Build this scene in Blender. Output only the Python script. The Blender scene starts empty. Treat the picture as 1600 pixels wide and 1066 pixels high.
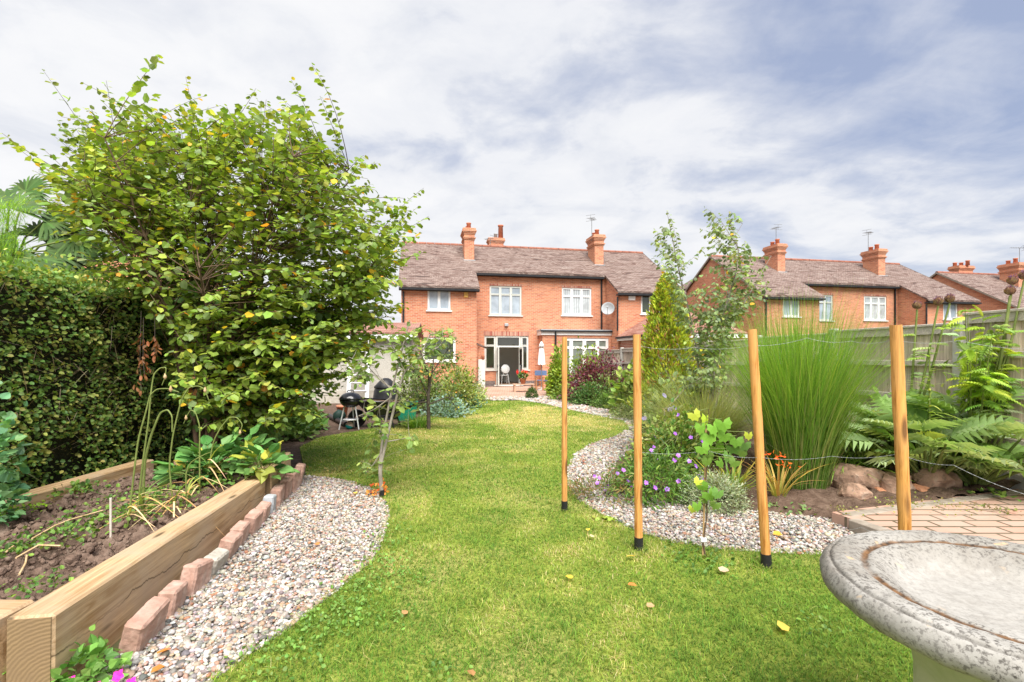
import bpy, math, random
import numpy as np
from mathutils import Vector, Matrix, noise as mnoise

# ------------------------------------------------------------------ camera, sky, sun, exposure
C = bpy.context.scene.collection
SC = bpy.context.scene
F, HZ, CAMH = 755.556, 556.0, 1.6
cam = bpy.data.cameras.new("camera"); camo = bpy.data.objects.new("camera", cam); C.objects.link(camo)
cam.lens = 17; cam.sensor_width = 36; cam.shift_y = 23/1600; cam.clip_end = 3000; cam.clip_start = .05
camo.location = (0, 0, CAMH); camo.rotation_euler = (math.radians(90), 0, 0)
SC.camera = camo
SUN = Vector((.10, -.54, .85)).normalized()
sl = bpy.data.lights.new("sun", 'SUN'); slo = bpy.data.objects.new("sun", sl); C.objects.link(slo)
sl.energy = 3.3; sl.angle = math.radians(52); sl.color = (1, .96, .89)
slo.rotation_euler = (-SUN).to_track_quat('-Z', 'Y').to_euler()
SC.view_settings.view_transform = 'Standard'; SC.view_settings.look = 'None'
SC.view_settings.gamma = 1; SC.view_settings.exposure = 1.38
SC.render.engine = 'CYCLES'
SC.cycles.use_denoising = True
SC.cycles.max_bounces = 6; SC.cycles.transparent_max_bounces = 8
try: SC.cycles.denoiser = 'OPENIMAGEDENOISE'
except Exception: pass

class NT:
    """small helper round a node tree"""
    def __init__(s, tree): s.t = tree; s.n = tree.nodes; s.l = tree.links
    def new(s, typ, **kw):
        n = s.n.new(typ)
        for k, v in kw.items():
            if k == 'inp':
                for a, b in v.items():
                    if hasattr(b, 'is_output') or isinstance(b, bpy.types.NodeSocket): s.l.new(b, n.inputs[a])
                    else: n.inputs[a].default_value = b
            else: setattr(n, k, v)
        return n
    def ramp(s, fac, stops, interp='LINEAR'):
        r = s.n.new('ShaderNodeValToRGB'); s.l.new(fac, r.inputs[0]); e = r.color_ramp.elements
        r.color_ramp.interpolation = interp
        while len(e) < len(stops): e.new(.5)
        for el, (p, c) in zip(e, stops):
            el.position = p; el.color = (c[0], c[1], c[2], 1) if not isinstance(c, (int, float)) else (c, c, c, 1)
        return r.outputs[0]
    def math(s, op, a, b=None, clamp=False):
        m = s.n.new('ShaderNodeMath'); m.operation = op; m.use_clamp = clamp
        for i, v in enumerate((a, b)):
            if v is None: continue
            if isinstance(v, (int, float)): m.inputs[i].default_value = v
            else: s.l.new(v, m.inputs[i])
        return m.outputs[0]
    def mix(s, fac, a, b, mode='MIX'):
        m = s.n.new('ShaderNodeMixRGB'); m.blend_type = mode
        for i, v in enumerate((fac, a, b)):
            if isinstance(v, (int, float)): m.inputs[i].default_value = v
            elif isinstance(v, (tuple, list)): m.inputs[i].default_value = (v[0], v[1], v[2], 1)
            else: s.l.new(v, m.inputs[i])
        return m.outputs[0]
    def noise(s, vec, scale, detail=4, rough=.55, dist=0., dims='3D'):
        n = s.new('ShaderNodeTexNoise', noise_dimensions=dims)
        n.inputs['Scale'].default_value = scale; n.inputs['Detail'].default_value = detail
        n.inputs['Roughness'].default_value = rough; n.inputs['Distortion'].default_value = dist
        if vec is not None: s.l.new(vec, n.inputs['Vector'])
        return n.outputs[0]

w = bpy.data.worlds.new("World"); SC.world = w; w.use_nodes = True
T = NT(w.node_tree); T.n.clear()
tc = T.new('ShaderNodeTexCoord')
sky = T.new('ShaderNodeTexSky', sky_type='NISHITA', sun_disc=False)
sky.sun_elevation = math.asin(SUN.z); sky.sun_rotation = math.atan2(SUN.x, SUN.y)
sp = T.new('ShaderNodeSeparateXYZ', inp={0: tc.outputs['Generated']})
zz = T.math('ADD', T.math('MAXIMUM', sp.outputs[2], 0.0), .16)
cx = T.math('DIVIDE', sp.outputs[0], zz); cy = T.math('DIVIDE', sp.outputs[1], zz)
pl = T.new('ShaderNodeCombineXYZ', inp={0: cx, 1: cy, 2: 3.1}).outputs[0]
mp = T.new('ShaderNodeMapping', inp={0: pl}); mp.inputs['Rotation'].default_value = (0, 0, .5); mp.inputs['Scale'].default_value = (.8, 1.25, 1)
n1 = T.noise(mp.outputs[0], .75, 8, .52, .6)
n2 = T.noise(pl, 3.2, 7, .6, .3)
# thinner cloud towards the right of the garden and higher up
bias = T.math('ADD', T.math('MULTIPLY', sp.outputs[0], .20), T.math('MULTIPLY', sp.outputs[2], .36))
cov = T.math('ADD', T.math('ADD', T.math('MULTIPLY', n1, 1.0), T.math('MULTIPLY', n2, .32)), T.math('MULTIPLY', bias, -.9))
thick = T.ramp(cov, [(.30, .02), (.41, .42), (.50, .88), (.63, 1.0)])
cloudcol = T.ramp(n2, [(.3, (3.2, 3.28, 3.48)), (.52, (3.62, 3.65, 3.74)), (.8, (3.8, 3.8, 3.84))])
grey = T.ramp(n1, [(.35, (1.0, 1.0, 1.0)), (.75, (.97, .972, .98))])
cloudcol = T.mix(1.0, cloudcol, grey, 'MULTIPLY')
blue = T.mix(.88, sky.outputs[0], (1.42, 1.66, 2.35))
skycol = T.mix(thick, blue, cloudcol)
bg = T.new('ShaderNodeBackground', inp={0: skycol, 1: .1})
T.new('ShaderNodeOutputWorld', inp={0: bg.outputs[0]})

# ------------------------------------------------------------------ helpers
rng = np.random.default_rng(7); random.seed(7)
def G(px, py, z=0.):
    d = (CAMH - z)*F/(py - HZ); return Vector(((px-800)/F*d, d, z))
def P(px, py, d): return Vector(((px-800)/F*d, d, CAMH - (py-HZ)/F*d))
def nrm(v): return v/np.maximum(np.linalg.norm(v, axis=-1, keepdims=True), 1e-9)
def pip(poly, pts):
    x, y = pts[:, 0], pts[:, 1]; ins = np.zeros(len(pts), bool); n = len(poly)
    for i in range(n):
        x1, y1 = poly[i][:2]; x2, y2 = poly[(i+1) % n][:2]
        if y1 == y2: continue
        c = ((y1 > y) != (y2 > y)) & (x < (x2-x1)*(y-y1)/(y2-y1)+x1); ins ^= c
    return ins
def sample_poly(poly, n):
    a = np.array([p[:2] for p in poly], float); lo, hi = a.min(0), a.max(0); out = []
    k = 0
    while k < n:
        q = rng.uniform(lo, hi, (n*2+10, 2)); q = q[pip(poly, q)]; out.append(q); k += len(q)
    return np.concatenate(out)[:n]

def tag(o, label=None, cat=None, group=None, kind=None):
    if label: o['label'] = label
    if cat: o['category'] = cat
    if group: o['group'] = group
    if kind: o['kind'] = kind
    return o
def thing(name, label, cat, loc=(0, 0, 0), rz=0., group=None):
    o = bpy.data.objects.new(name, None); C.objects.link(o); o.empty_display_size = .2
    o.location = loc; o.rotation_euler = (0, 0, rz)
    return tag(o, label, cat, group)
def link(name, me, mat, parent=None):
    o = bpy.data.objects.new(name, me); C.objects.link(o)
    if mat is not None:
        for m in (mat if isinstance(mat, (list, tuple)) else [mat]): me.materials.append(m)
    if parent is not None: o.parent = parent
    return o

def auto_uv(me):
    """metre UVs: u along the horizontal of each face, v up its slope"""
    uv = me.uv_layers.new(name='UVMap')
    co = np.empty(len(me.vertices)*3, np.float32); me.vertices.foreach_get('co', co); co = co.reshape(-1, 3)
    li = np.empty(len(me.loops), np.int32); me.loops.foreach_get('vertex_index', li)
    pn = np.empty(len(me.polygons)*3, np.float32); me.polygons.foreach_get('normal', pn); pn = pn.reshape(-1, 3)
    lt = np.empty(len(me.polygons), np.int32); me.polygons.foreach_get('loop_total', lt)
    N = np.repeat(pn, lt, axis=0); p = co[li]
    flat = np.abs(N[:, 2]) > .995
    t = np.stack([-N[:, 1], N[:, 0], np.zeros(len(N))], 1); t[flat] = (1, 0, 0); t = nrm(t)
    b = np.cross(N, t); b[flat] = (0, 1, 0)
    sg = np.where(b[:, 2] < 0, -1, 1)[:, None]; b = b*sg
    uv.data.foreach_set('uv', np.stack([(p*t).sum(1), (p*b).sum(1)], 1).astype(np.float32).ravel())

class MB:
    """collects boxes, tubes, lathes and polygons and builds ONE mesh object"""
    def __init__(s): s.v = []; s.f = []; s.sm = []
    def add(s, vs, fs, smooth=False, M=None):
        o = len(s.v)
        if M is not None: vs = [M @ Vector(v) for v in vs]
        s.v += [tuple(v) for v in vs]; s.f += [[i+o for i in f] for f in fs]; s.sm += [smooth]*len(fs); return s
    def box(s, x0, x1, y0, y1, z0, z1, M=None):
        return s.add([(x0,y0,z0),(x1,y0,z0),(x1,y1,z0),(x0,y1,z0),(x0,y0,z1),(x1,y0,z1),(x1,y1,z1),(x0,y1,z1)],
                     [(0,3,2,1),(4,5,6,7),(0,1,5,4),(1,2,6,5),(2,3,7,6),(3,0,4,7)], False, M)
    def bbox(s, x0, x1, y0, y1, z0, z1, b=.006, M=None):
        """box with bevelled edges"""
        vs = []; 
        for sx in (0, 1):
            for sy in (0, 1):
                for sz in (0, 1):
                    X, Y, Z = (x0, x1)[sx], (y0, y1)[sy], (z0, z1)[sz]; ix, iy, iz = (b, -b)[sx], (b, -b)[sy], (b, -b)[sz]
                    vs += [(X, Y+iy, Z+iz), (X+ix, Y, Z+iz), (X+ix, Y+iy, Z)]
        import bmesh
        bm = bmesh.new(); [bm.verts.new(v) for v in vs]
        r = bmesh.ops.convex_hull(bm, input=bm.verts[:]); bm.normal_update()
        bmesh.ops.dissolve_limit(bm, angle_limit=.02, verts=bm.verts[:], edges=bm.edges[:])
        bm.verts.index_update(); vv = [v.co.copy() for v in bm.verts]; ff = [[v.index for v in f.verts] for f in bm.faces]
        bm.free(); return s.add(vv, ff, False, M)
    def poly(s, pts, M=None): return s.add(pts, [list(range(len(pts)))], False, M)
    def slab(s, pts, dz, M=None):
        """polygon pts (3-D) thickened downwards by dz"""
        n = len(pts); lo = [(p[0], p[1], p[2]-dz) for p in pts]
        return s.add(list(pts)+lo, [list(range(n)), list(range(2*n-1, n-1, -1))]+[[i, i+n, (i+1) % n+n, (i+1) % n] for i in range(n)], False, M)
    def tube(s, pts, r, n=8, caps=True, smooth=True, M=None):
        pts = [Vector(p) for p in pts]; k = len(pts)
        rs = list(r) if hasattr(r, '__len__') else [r]*k
        vs = []; ref = None
        for i, p in enumerate(pts):
            t = (pts[min(i+1, k-1)] - pts[max(i-1, 0)])
            if t.length < 1e-9: t = Vector((0, 0, 1))
            t.normalize()
            if ref is None: ref = Vector((1, 0, 0)) if abs(t.x) < .8 else Vector((0, 1, 0))
            a = (ref - t*ref.dot(t)); 
            if a.length < 1e-6: a = t.orthogonal()
            a.normalize(); b = t.cross(a); ref = a
            for j in range(n):
                q = 2*math.pi*j/n; vs.append(p + (a*math.cos(q)+b*math.sin(q))*rs[i])
        fs = [[i*n+j, i*n+(j+1) % n, (i+1)*n+(j+1) % n, (i+1)*n+j] for i in range(k-1) for j in range(n)]
        s.add(vs, fs, smooth, M)
        if caps: s.add(vs[:n], [list(range(n))[::-1]], False, M); s.add(vs[-n:], [list(range(n))], False, M)
        return s
    def lathe(s, prof, n=24, M=None, smooth=True):
        vs = [(r*math.cos(2*math.pi*j/n), r*math.sin(2*math.pi*j/n), z) for r, z in prof for j in range(n)]
        fs = [[i*n+j, i*n+(j+1) % n, (i+1)*n+(j+1) % n, (i+1)*n+j] for i in range(len(prof)-1) for j in range(n)]
        return s.add(vs, fs, smooth, M)
    def build(s, name, mat, parent=None, uv=True):
        me = bpy.data.meshes.new(name); me.from_pydata(s.v, [], s.f); me.update()
        me.polygons.foreach_set('use_smooth', s.sm)
        if uv: auto_uv(me)
        return link(name, me, mat, parent)

def np_mesh(name, V, Fa, Cc=None, mat=None, parent=None, smooth=False, mi=None):
    V = np.asarray(V, np.float32); Fa = np.asarray(Fa, np.int32); n, k = Fa.shape
    me = bpy.data.meshes.new(name); me.vertices.add(len(V)); me.vertices.foreach_set('co', V.ravel())
    me.loops.add(n*k); me.loops.foreach_set('vertex_index', Fa.ravel())
    me.polygons.add(n); me.polygons.foreach_set('loop_start', np.arange(0, n*k, k, dtype=np.int32))
    me.polygons.foreach_set('loop_total', np.full(n, k, np.int32))
    me.polygons.foreach_set('use_smooth', np.full(n, smooth))
    if Cc is not None:
        a = me.color_attributes.new('Col', 'FLOAT_COLOR', 'POINT'); Cc = np.asarray(Cc, np.float32)
        if Cc.shape[1] == 3: Cc = np.concatenate([Cc, np.ones((len(Cc), 1), np.float32)], 1)
        a.data.foreach_set('color', Cc.ravel())
    me.update(calc_edges=True)
    return link(name, me, mat, parent)

# leaf templates: x along the leaf, y across, z out of the blade
OVAL = (np.array([(0,0,0),(.5,0,-.03),(1,0,-.16),(.22,.24,.05),(.62,.27,.03),(.22,-.24,.05),(.62,-.27,.03)]),
        np.array([(0,5,1),(5,6,1),(6,2,1),(0,1,3),(3,1,4),(4,1,2)]))
LANCE = (np.array([(0,0,0),(.5,0,-.05),(1,0,-.28),(.3,.12,.03),(.65,.1,-.03),(.3,-.12,.03),(.65,-.1,-.03)]), OVAL[1])
ROUND = (np.array([(0,0,0),(.5,0,-.03),(1,0,-.14),(.12,.36,.07),(.68,.38,.02),(.12,-.36,.07),(.68,-.38,.02)]), OVAL[1])
def _broad(wave=.05, wmax=.36, tipx=1., pw=.75):
    xs = (0, .12, .32, .55, .78, tipx); v = []
    for i, x in enumerate(xs):
        h = wmax*math.sin(math.pi*min(1, (x/tipx)**pw))+.012*(x < tipx)
        for s_ in (-1, -.5, 0, .5, 1): v.append((x+.06*abs(s_)*(1-x), h*s_, (-.04 if s_ == 0 else .035*abs(s_))-.17*x*x+(wave*math.sin(i*2.7+s_*2.) if abs(s_) == 1 else 0)))
    f = []
    for i in range(5):
        for j in range(4): a = i*5+j; f += [(a, a+5, a+6), (a, a+6, a+1)]
    return np.array(v), np.array(f)
BROAD = _broad(); WIDE = _broad(.03, .46, 1., .62)
TINY = (np.array([(0,0,0),(.5,.28,.04),(1,0,-.08),(.5,-.28,.04)]), np.array([(0,3,1),(1,3,2)]))
def _lobed(lob):
    ang = np.linspace(-2.6, 2.6, 2*lob+1); v = [(0, 0, 0)]
    for i, a in enumerate(ang):
        r = (.50 if i % 2 == 0 else .60) if abs(a) > .25 else .70
        if i in (0, len(ang)-1): r = .25
        v.append((.3+r*math.cos(a), r*math.sin(a), -.25*r*r))
    v = np.array(v); v[0] = (.3, 0, .03)
    return v, np.array([(0, i, i+1) for i in range(1, len(ang))])
VINE = _lobed(7)
def _fan_tri(n=8):
    """one feathered leaf: a midrib with paired toothed lobes"""
    v = []; f = []
    for i in range(n):
        x = .12+.8*i/n; ln = (.34*math.sin(math.pi*min(1, .18+.9*(i+.5)/n))+.05); zz = -.34*x*x
        o = len(v); v += [(x-.05,0,zz),(x+.10,0,zz-.02)]
        for sgn in (1, -1):
            b = len(v); v += [(x+.12, sgn*ln*.55, zz+.05), (x+.17, sgn*ln, zz-.09), (x+.02, sgn*ln*.5, zz+.04)]
            if sgn == 1: f += [(o,o+1,b),(o,b,b+2),(b+2,b,b+1)]
            else: f += [(o,b,o+1),(o,b+2,b),(b+2,b+1,b)]
    o = len(v); v += [(.0,.012,0),(.0,-.012,0),(.5,.014,-.085),(.5,-.014,-.085),(1.04,0,-.37)]
    f += [(o,o+1,o+2),(o+1,o+3,o+2),(o+2,o+3,o+4)]
    return np.array(v), np.array(f)
FEATHER = _fan_tri()

class Leaves:
    def __init__(s): s.V = []; s.F = []; s.C = []; s.o = 0
    def add(s, pos, dirv, up, size, col, tpl=OVAL, wid=1.):
        pos = np.asarray(pos, float); n = len(pos)
        if n == 0: return s
        X = nrm(np.asarray(dirv, float)); U = np.asarray(up, float)
        Y = nrm(np.cross(U, X)); Z = np.cross(X, Y); tv, tf = tpl
        size = np.broadcast_to(np.asarray(size, float), (n,))[:, None, None]
        V = pos[:, None, :] + size*(tv[None, :, 0:1]*X[:, None]+tv[None, :, 1:2]*wid*Y[:, None]+tv[None, :, 2:3]*Z[:, None])
        k = len(tv); Fa = tf[None]+(np.arange(n)*k)[:, None, None]+s.o
        s.V.append(V.reshape(-1, 3)); s.F.append(Fa.reshape(-1, 3)); s.C.append(np.repeat(np.asarray(col, float).reshape(n, 3), k, 0)); s.o += n*k
        return s
    def blades(s, base, dirv, length, width, bend, col, seg=3, coltip=None):
        """grass-like straps bending over; all arrays of n"""
        base = np.asarray(base, float); n = len(base); D = nrm(np.asarray(dirv, float))
        h = D.copy(); h[:, 2] = 0; h = nrm(h+1e-6); side = nrm(np.cross(h, np.array([0, 0, 1.])))
        L = np.broadcast_to(length, (n,)); W = np.broadcast_to(width, (n,)); B = np.broadcast_to(bend, (n,))
        rows = []; cols = []; col = np.asarray(col, float).reshape(n, 3); ct = col if coltip is None else np.asarray(coltip, float).reshape(n, 3)
        for i in range(seg+1):
            t = i/seg
            c = base + D*(L*t)[:, None] + h*(B*L*t*t*.6)[:, None] - np.array([0, 0, 1.])*(B*L*t*t*.5)[:, None]
            w_ = (W*(1-t**2)*.5+W*.03)[:, None]
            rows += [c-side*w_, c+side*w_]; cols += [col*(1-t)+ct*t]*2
        V = np.stack(rows, 1); Cc = np.stack(cols, 1); k = 2*(seg+1)
        tf = np.array([q for i in range(seg) for q in ((2*i, 2*i+1, 2*i+2), (2*i+1, 2*i+3, 2*i+2))])
        s.V.append(V.reshape(-1, 3)); s.F.append((tf[None]+(np.arange(n)*k)[:, None, None]+s.o).reshape(-1, 3)); s.C.append(Cc.reshape(-1, 3)); s.o += n*k
        return s
    def build(s, name, mat, parent=None, smooth=False):
        return np_mesh(name, np.concatenate(s.V), np.concatenate(s.F), np.concatenate(s.C), mat, parent, smooth)

def colours(n, cols, jit=.18, w=None):
    cols = np.array(cols, float); i = rng.choice(len(cols), n, p=None if w is None else np.array(w)/np.sum(w))
    c = cols[i]*(1+rng.normal(0, jit, (n, 1)))*(1+rng.normal(0, .06, (n, 3))); return np.clip(c, .004, .9)
def rdir(n): return nrm(rng.normal(0, 1, (n, 3)))
# ------------------------------------------------------------------ materials
MATS = {}
def newmat(name):
    m = bpy.data.materials.new(name); m.use_nodes = True; t = NT(m.node_tree); t.n.clear()
    out = t.new('ShaderNodeOutputMaterial'); MATS[name] = m
    return m, t, out
def principled(t, out, col, rough=.6, bump=None, bstr=.3, bdist=.02, spec=.35, metal=0.):
    p = t.new('ShaderNodeBsdfPrincipled')
    for k, v in (('Base Color', col), ('Roughness', rough)):
        if isinstance(v, bpy.types.NodeSocket): t.l.new(v, p.inputs[k])
        elif isinstance(v, (tuple, list)): p.inputs[k].default_value = (v[0], v[1], v[2], 1)
        else: p.inputs[k].default_value = v
    p.inputs['Specular IOR Level'].default_value = spec; p.inputs['Metallic'].default_value = metal
    if bump is not None:
        b = t.new('ShaderNodeBump', inp={'Strength': bstr, 'Distance': bdist, 'Height': bump}); t.l.new(b.outputs[0], p.inputs['Normal'])
    t.l.new(p.outputs[0], out.inputs[0]); return p
def mottled(name, stops, scale=6, rough=.7, bstr=.25, bdist=.01, detail=6, spec=.3, metal=0., stretch=None, dist=.3, speck=None):
    m, t, o = newmat(name); tc = t.new('ShaderNodeTexCoord'); v = tc.outputs['Object']
    if stretch:
        mp = t.new('ShaderNodeMapping', inp={0: v}); mp.inputs['Scale'].default_value = stretch; v = mp.outputs[0]
    n = t.noise(v, scale, detail, .6, dist); c = t.ramp(n, stops)
    if speck:
        n2 = t.noise(tc.outputs['Object'], speck[0], 3, .6, 0); c = t.mix(t.ramp(n2, [(speck[2], 0.), (speck[2]+.08, speck[3])]), c, speck[1])
    principled(t, o, c, rough, t.noise(v, scale*4, 4), bstr, bdist, spec, metal); return m

def brickmat(name, c1, c2, mortar, bw=.225, bh=.075, ms=.010, vertical=False, var=.35, light=(.60,.36,.25), bstr=.5, stain=(.2,.09,.05)):
    m, t, o = newmat(name); tc = t.new('ShaderNodeTexCoord'); uv = tc.outputs['UV']
    if vertical:
        bw = 1.5
        mp = t.new('ShaderNodeMapping', inp={0: uv}); mp.inputs['Rotation'].default_value = (0, 0, math.pi/2); uv = mp.outputs[0]
    b = t.new('ShaderNodeTexBrick', inp={'Vector': uv}); b.inputs['Scale'].default_value = 1
    b.inputs['Brick Width'].default_value = bw; b.inputs['Row Height'].default_value = bh; b.inputs['Mortar Size'].default_value = ms
    b.offset = 0. if vertical else .5; b.inputs['Mortar Smooth'].default_value = .2; b.inputs['Bias'].default_value = -.1
    b.inputs['Color1'].default_value = (*c1, 1); b.inputs['Color2'].default_value = (*c2, 1); b.inputs['Mortar'].default_value = (*mortar, 1)
    big = t.noise(uv, .9, 6, .6, .4); mp2 = t.new('ShaderNodeMapping', inp={0: uv}); mp2.inputs['Scale'].default_value = (1.2, 6, 1)
    band = t.noise(mp2.outputs[0], 1.6, 5, .6, .2)
    c = t.mix(t.ramp(big, [(.42, 0.), (.68, var)]), b.outputs[0], light)
    c = t.mix(t.ramp(band, [(.50, 0.), (.72, .45)]), c, stain)
    principled(t, o, c, .85, t.math('MULTIPLY', b.outputs['Fac'], -1.), bstr, .008, .2); return m

GAIN = 1.5
def leafmat(name, trans=.35, rough=.5, spec=.35, gain=1.5):
    m, t, o = newmat(name); a = t.new('ShaderNodeAttribute', attribute_name='Col')
    col = t.mix(1., a.outputs[0], (gain, gain, gain), 'MULTIPLY')
    p = t.new('ShaderNodeBsdfPrincipled', inp={'Base Color': col, 'Roughness': rough}); p.inputs['Specular IOR Level'].default_value = spec
    tr = t.new('ShaderNodeBsdfTranslucent', inp={0: t.mix(1., col, (1.35, 1.25, .6), 'MULTIPLY')})
    mx = t.new('ShaderNodeMixShader', inp={0: trans, 1: p.outputs[0], 2: tr.outputs[0]}); t.l.new(mx.outputs[0], o.inputs[0]); return m
LEAF = leafmat('leaf'); WAXY = leafmat('waxy_leaf', .18, .5, .22); GRASS = leafmat('grass_blade', .4, .6, .2, 1.4); PETAL = leafmat('petal', .3, .6, .2)

def attr_mat(name, rough=.6, spec=.3, nscale=None):
    m, t, o = newmat(name); a = t.new('ShaderNodeAttribute', attribute_name='Col'); c = a.outputs[0]; b = None
    if nscale:
        tc = t.new('ShaderNodeTexCoord'); b = t.noise(tc.outputs['Object'], nscale, 4)
        c = t.mix(1., c, t.ramp(b, [(.3, .72), (.7, 1.12)]), 'MULTIPLY')
    principled(t, o, c, rough, b, .4, .004, spec); return m
PEB = attr_mat('pebble_stone', .62, .3, 90)

BRICK = brickmat('red_brick', (.64, .235, .12), (.40, .115, .06), (.50, .34, .25), light=(.70, .38, .235), stain=(.27, .10, .055), ms=.012, var=.4)
BRICK_RED = brickmat('new_red_brick', (.40, .10, .055), (.32, .07, .04), (.50, .42, .36), ms=.016, var=.1)
SOLDIER = brickmat('soldier_brick', (.30, .045, .035), (.55, .36, .26), (.5, .36, .28), bw=.23, bh=.078, vertical=True, var=.1)
PLINTH = brickmat('blue_brick', (.10, .09, .10), (.17, .12, .11), (.3, .27, .25), var=.1, light=(.3, .25, .22))

def roofmat(name, stops, ridge=(.30, .20, .16)):
    m, t, o = newmat(name); tc = t.new('ShaderNodeTexCoord'); uv = tc.outputs['UV']
    # tile courses run along u; rows of tiles weathered in long drifting patches
    mp = t.new('ShaderNodeMapping', inp={0: uv}); mp.inputs['Scale'].default_value = (.55, 2.6, 1)
    n = t.noise(mp.outputs[0], 1.15, 4, .58, 1.6); c = t.ramp(n, stops)
    w_ = t.new('ShaderNodeTexWave', wave_type='BANDS', bands_direction='Y', wave_profile='SAW', inp={'Vector': uv})
    w_.inputs['Scale'].default_value = .5; w_.inputs['Distortion'].default_value = .35; w_.inputs['Detail'].default_value = 2; w_.inputs['Detail Scale'].default_value = .8
    b = t.new('ShaderNodeTexBrick', inp={'Vector': uv}); b.inputs['Scale'].default_value = 1
    b.inputs['Brick Width'].default_value = .17; b.inputs['Row Height'].default_value = .10; b.inputs['Mortar Size'].default_value = .012
    b.inputs['Color1'].default_value = (1.12, 1.1, 1.1, 1); b.inputs['Color2'].default_value = (.8, .76, .76, 1); b.inputs['Mortar'].default_value = (.42, .4, .4, 1)
    c = t.mix(.75, c, b.outputs[0], 'MULTIPLY')
    h = t.math('ADD', w_.outputs[1], t.math('MULTIPLY', b.outputs['Fac'], -.6))
    principled(t, o, c, .8, h, .55, .02, .25); return m
ROOF = roofmat('brown_roof_tiles', [(.30, (.055, .042, .038)), (.41, (.14, .085, .07)), (.48, (.30, .235, .205)), (.55, (.115, .066, .055)), (.63, (.33, .27, .235)), (.72, (.11, .078, .07)), (.8, (.27, .22, .2))])
ROOF_RED = roofmat('red_roof_tiles', [(.3, (.22, .09, .06)), (.5, (.34, .17, .13)), (.7, (.42, .28, .23))])
ROOF_ORANGE = roofmat('orange_roof_tiles', [(.3, (.42, .16, .08)), (.5, (.50, .22, .12)), (.7, (.58, .34, .23))])
RIDGE = mottled('ridge_tile', [(.3, (.20, .075, .05)), (.7, (.36, .15, .10))], 5, .8)
WHITE = mottled('white_paint', [(.3, (.74, .75, .75)), (.7, (.82, .83, .82))], 3, .4, .05)
OFFWHITE = mottled('grey_green_paint', [(.3, (.56, .58, .54)), (.7, (.64, .66, .62))], 3, .45, .05)
FRAME = OFFWHITE
BLACKPL = mottled('black_plastic', [(.3, (.012, .012, .014)), (.7, (.03, .03, .033))], 8, .4, .1)
GREYMET = mottled('galvanised_metal', [(.3, (.16, .165, .17)), (.7, (.26, .265, .27))], 20, .5, .1, metal=.3)
ALU = mottled('bare_aluminium', [(.3, (.66, .67, .68)), (.7, (.78, .78, .79))], 20, .4, .1, metal=.25)
LEAD = mottled('grey_lead', [(.3, (.30, .32, .34)), (.7, (.44, .46, .48))], 4, .6, .2)
POT = mottled('terracotta', [(.3, (.44, .15, .08)), (.7, (.56, .26, .16))], 9, .75)
POTRED = mottled('chimney_pot_clay', [(.3, (.42, .12, .07)), (.7, (.54, .22, .13))], 9, .8)
STONEPOT = mottled('pale_stoneware', [(.3, (.5, .38, .28)), (.7, (.6, .5, .4))], 9, .8)
def glassmat(name, col, rough=.04, spec=.9, folds=False):
    m, t, o = newmat(name); tc = t.new('ShaderNodeTexCoord'); n = t.noise(tc.outputs['Object'], 1.6, 4, .6, .8)
    c = t.ramp(n, [(.35, tuple(x*.8 for x in col)), (.7, tuple(x*1.2 for x in col))])
    if folds:                            # net curtain folds: their light and shade painted into the pane colour
        wv_ = t.new('ShaderNodeTexWave', wave_type='BANDS', bands_direction='X', inp={'Vector': tc.outputs['Object']}); wv_.inputs['Scale'].default_value = 3.; wv_.inputs['Distortion'].default_value = 1.5; wv_.inputs['Detail'].default_value = 2
        c = t.mix(1., c, t.ramp(wv_.outputs[1], [(.2, .72), (.8, 1.15)]), 'MULTIPLY')
    principled(t, o, c, rough, None, spec=spec); return m
PALEGLASS = glassmat('painted_sky_pane', (.34, .40, .46)); DARKGLASS = glassmat('dark_pane', (.045, .06, .035)); NETGLASS = glassmat('pane_with_net', (.46, .50, .52), .05, .9, True)  # pale blue-grey base paints the sky's reflection and curtains into the pane
m, t, o = newmat('clear_pane')
fr = t.new('ShaderNodeFresnel', inp={0: 1.5}); tr = t.new('ShaderNodeBsdfTransparent', inp={0: (.82, .86, .83, 1)}); gl = t.new('ShaderNodeBsdfGlossy', inp={'Roughness': .02})
mx = t.new('ShaderNodeMixShader', inp={0: t.math('ADD', fr.outputs[0], .05), 1: tr.outputs[0], 2: gl.outputs[0]}); t.l.new(mx.outputs[0], o.inputs[0]); CLEAR = m
PLASTER = mottled('grey_wall_paint', [(.3, (.74, .76, .72)), (.7, (.78, .80, .76))], 3, .8, .05)
WOODFLOOR = mottled('brown_floor_boards', [(.3, (.26, .16, .10)), (.7, (.36, .24, .16))], 5, .5, stretch=(1, 8, 1))

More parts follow.
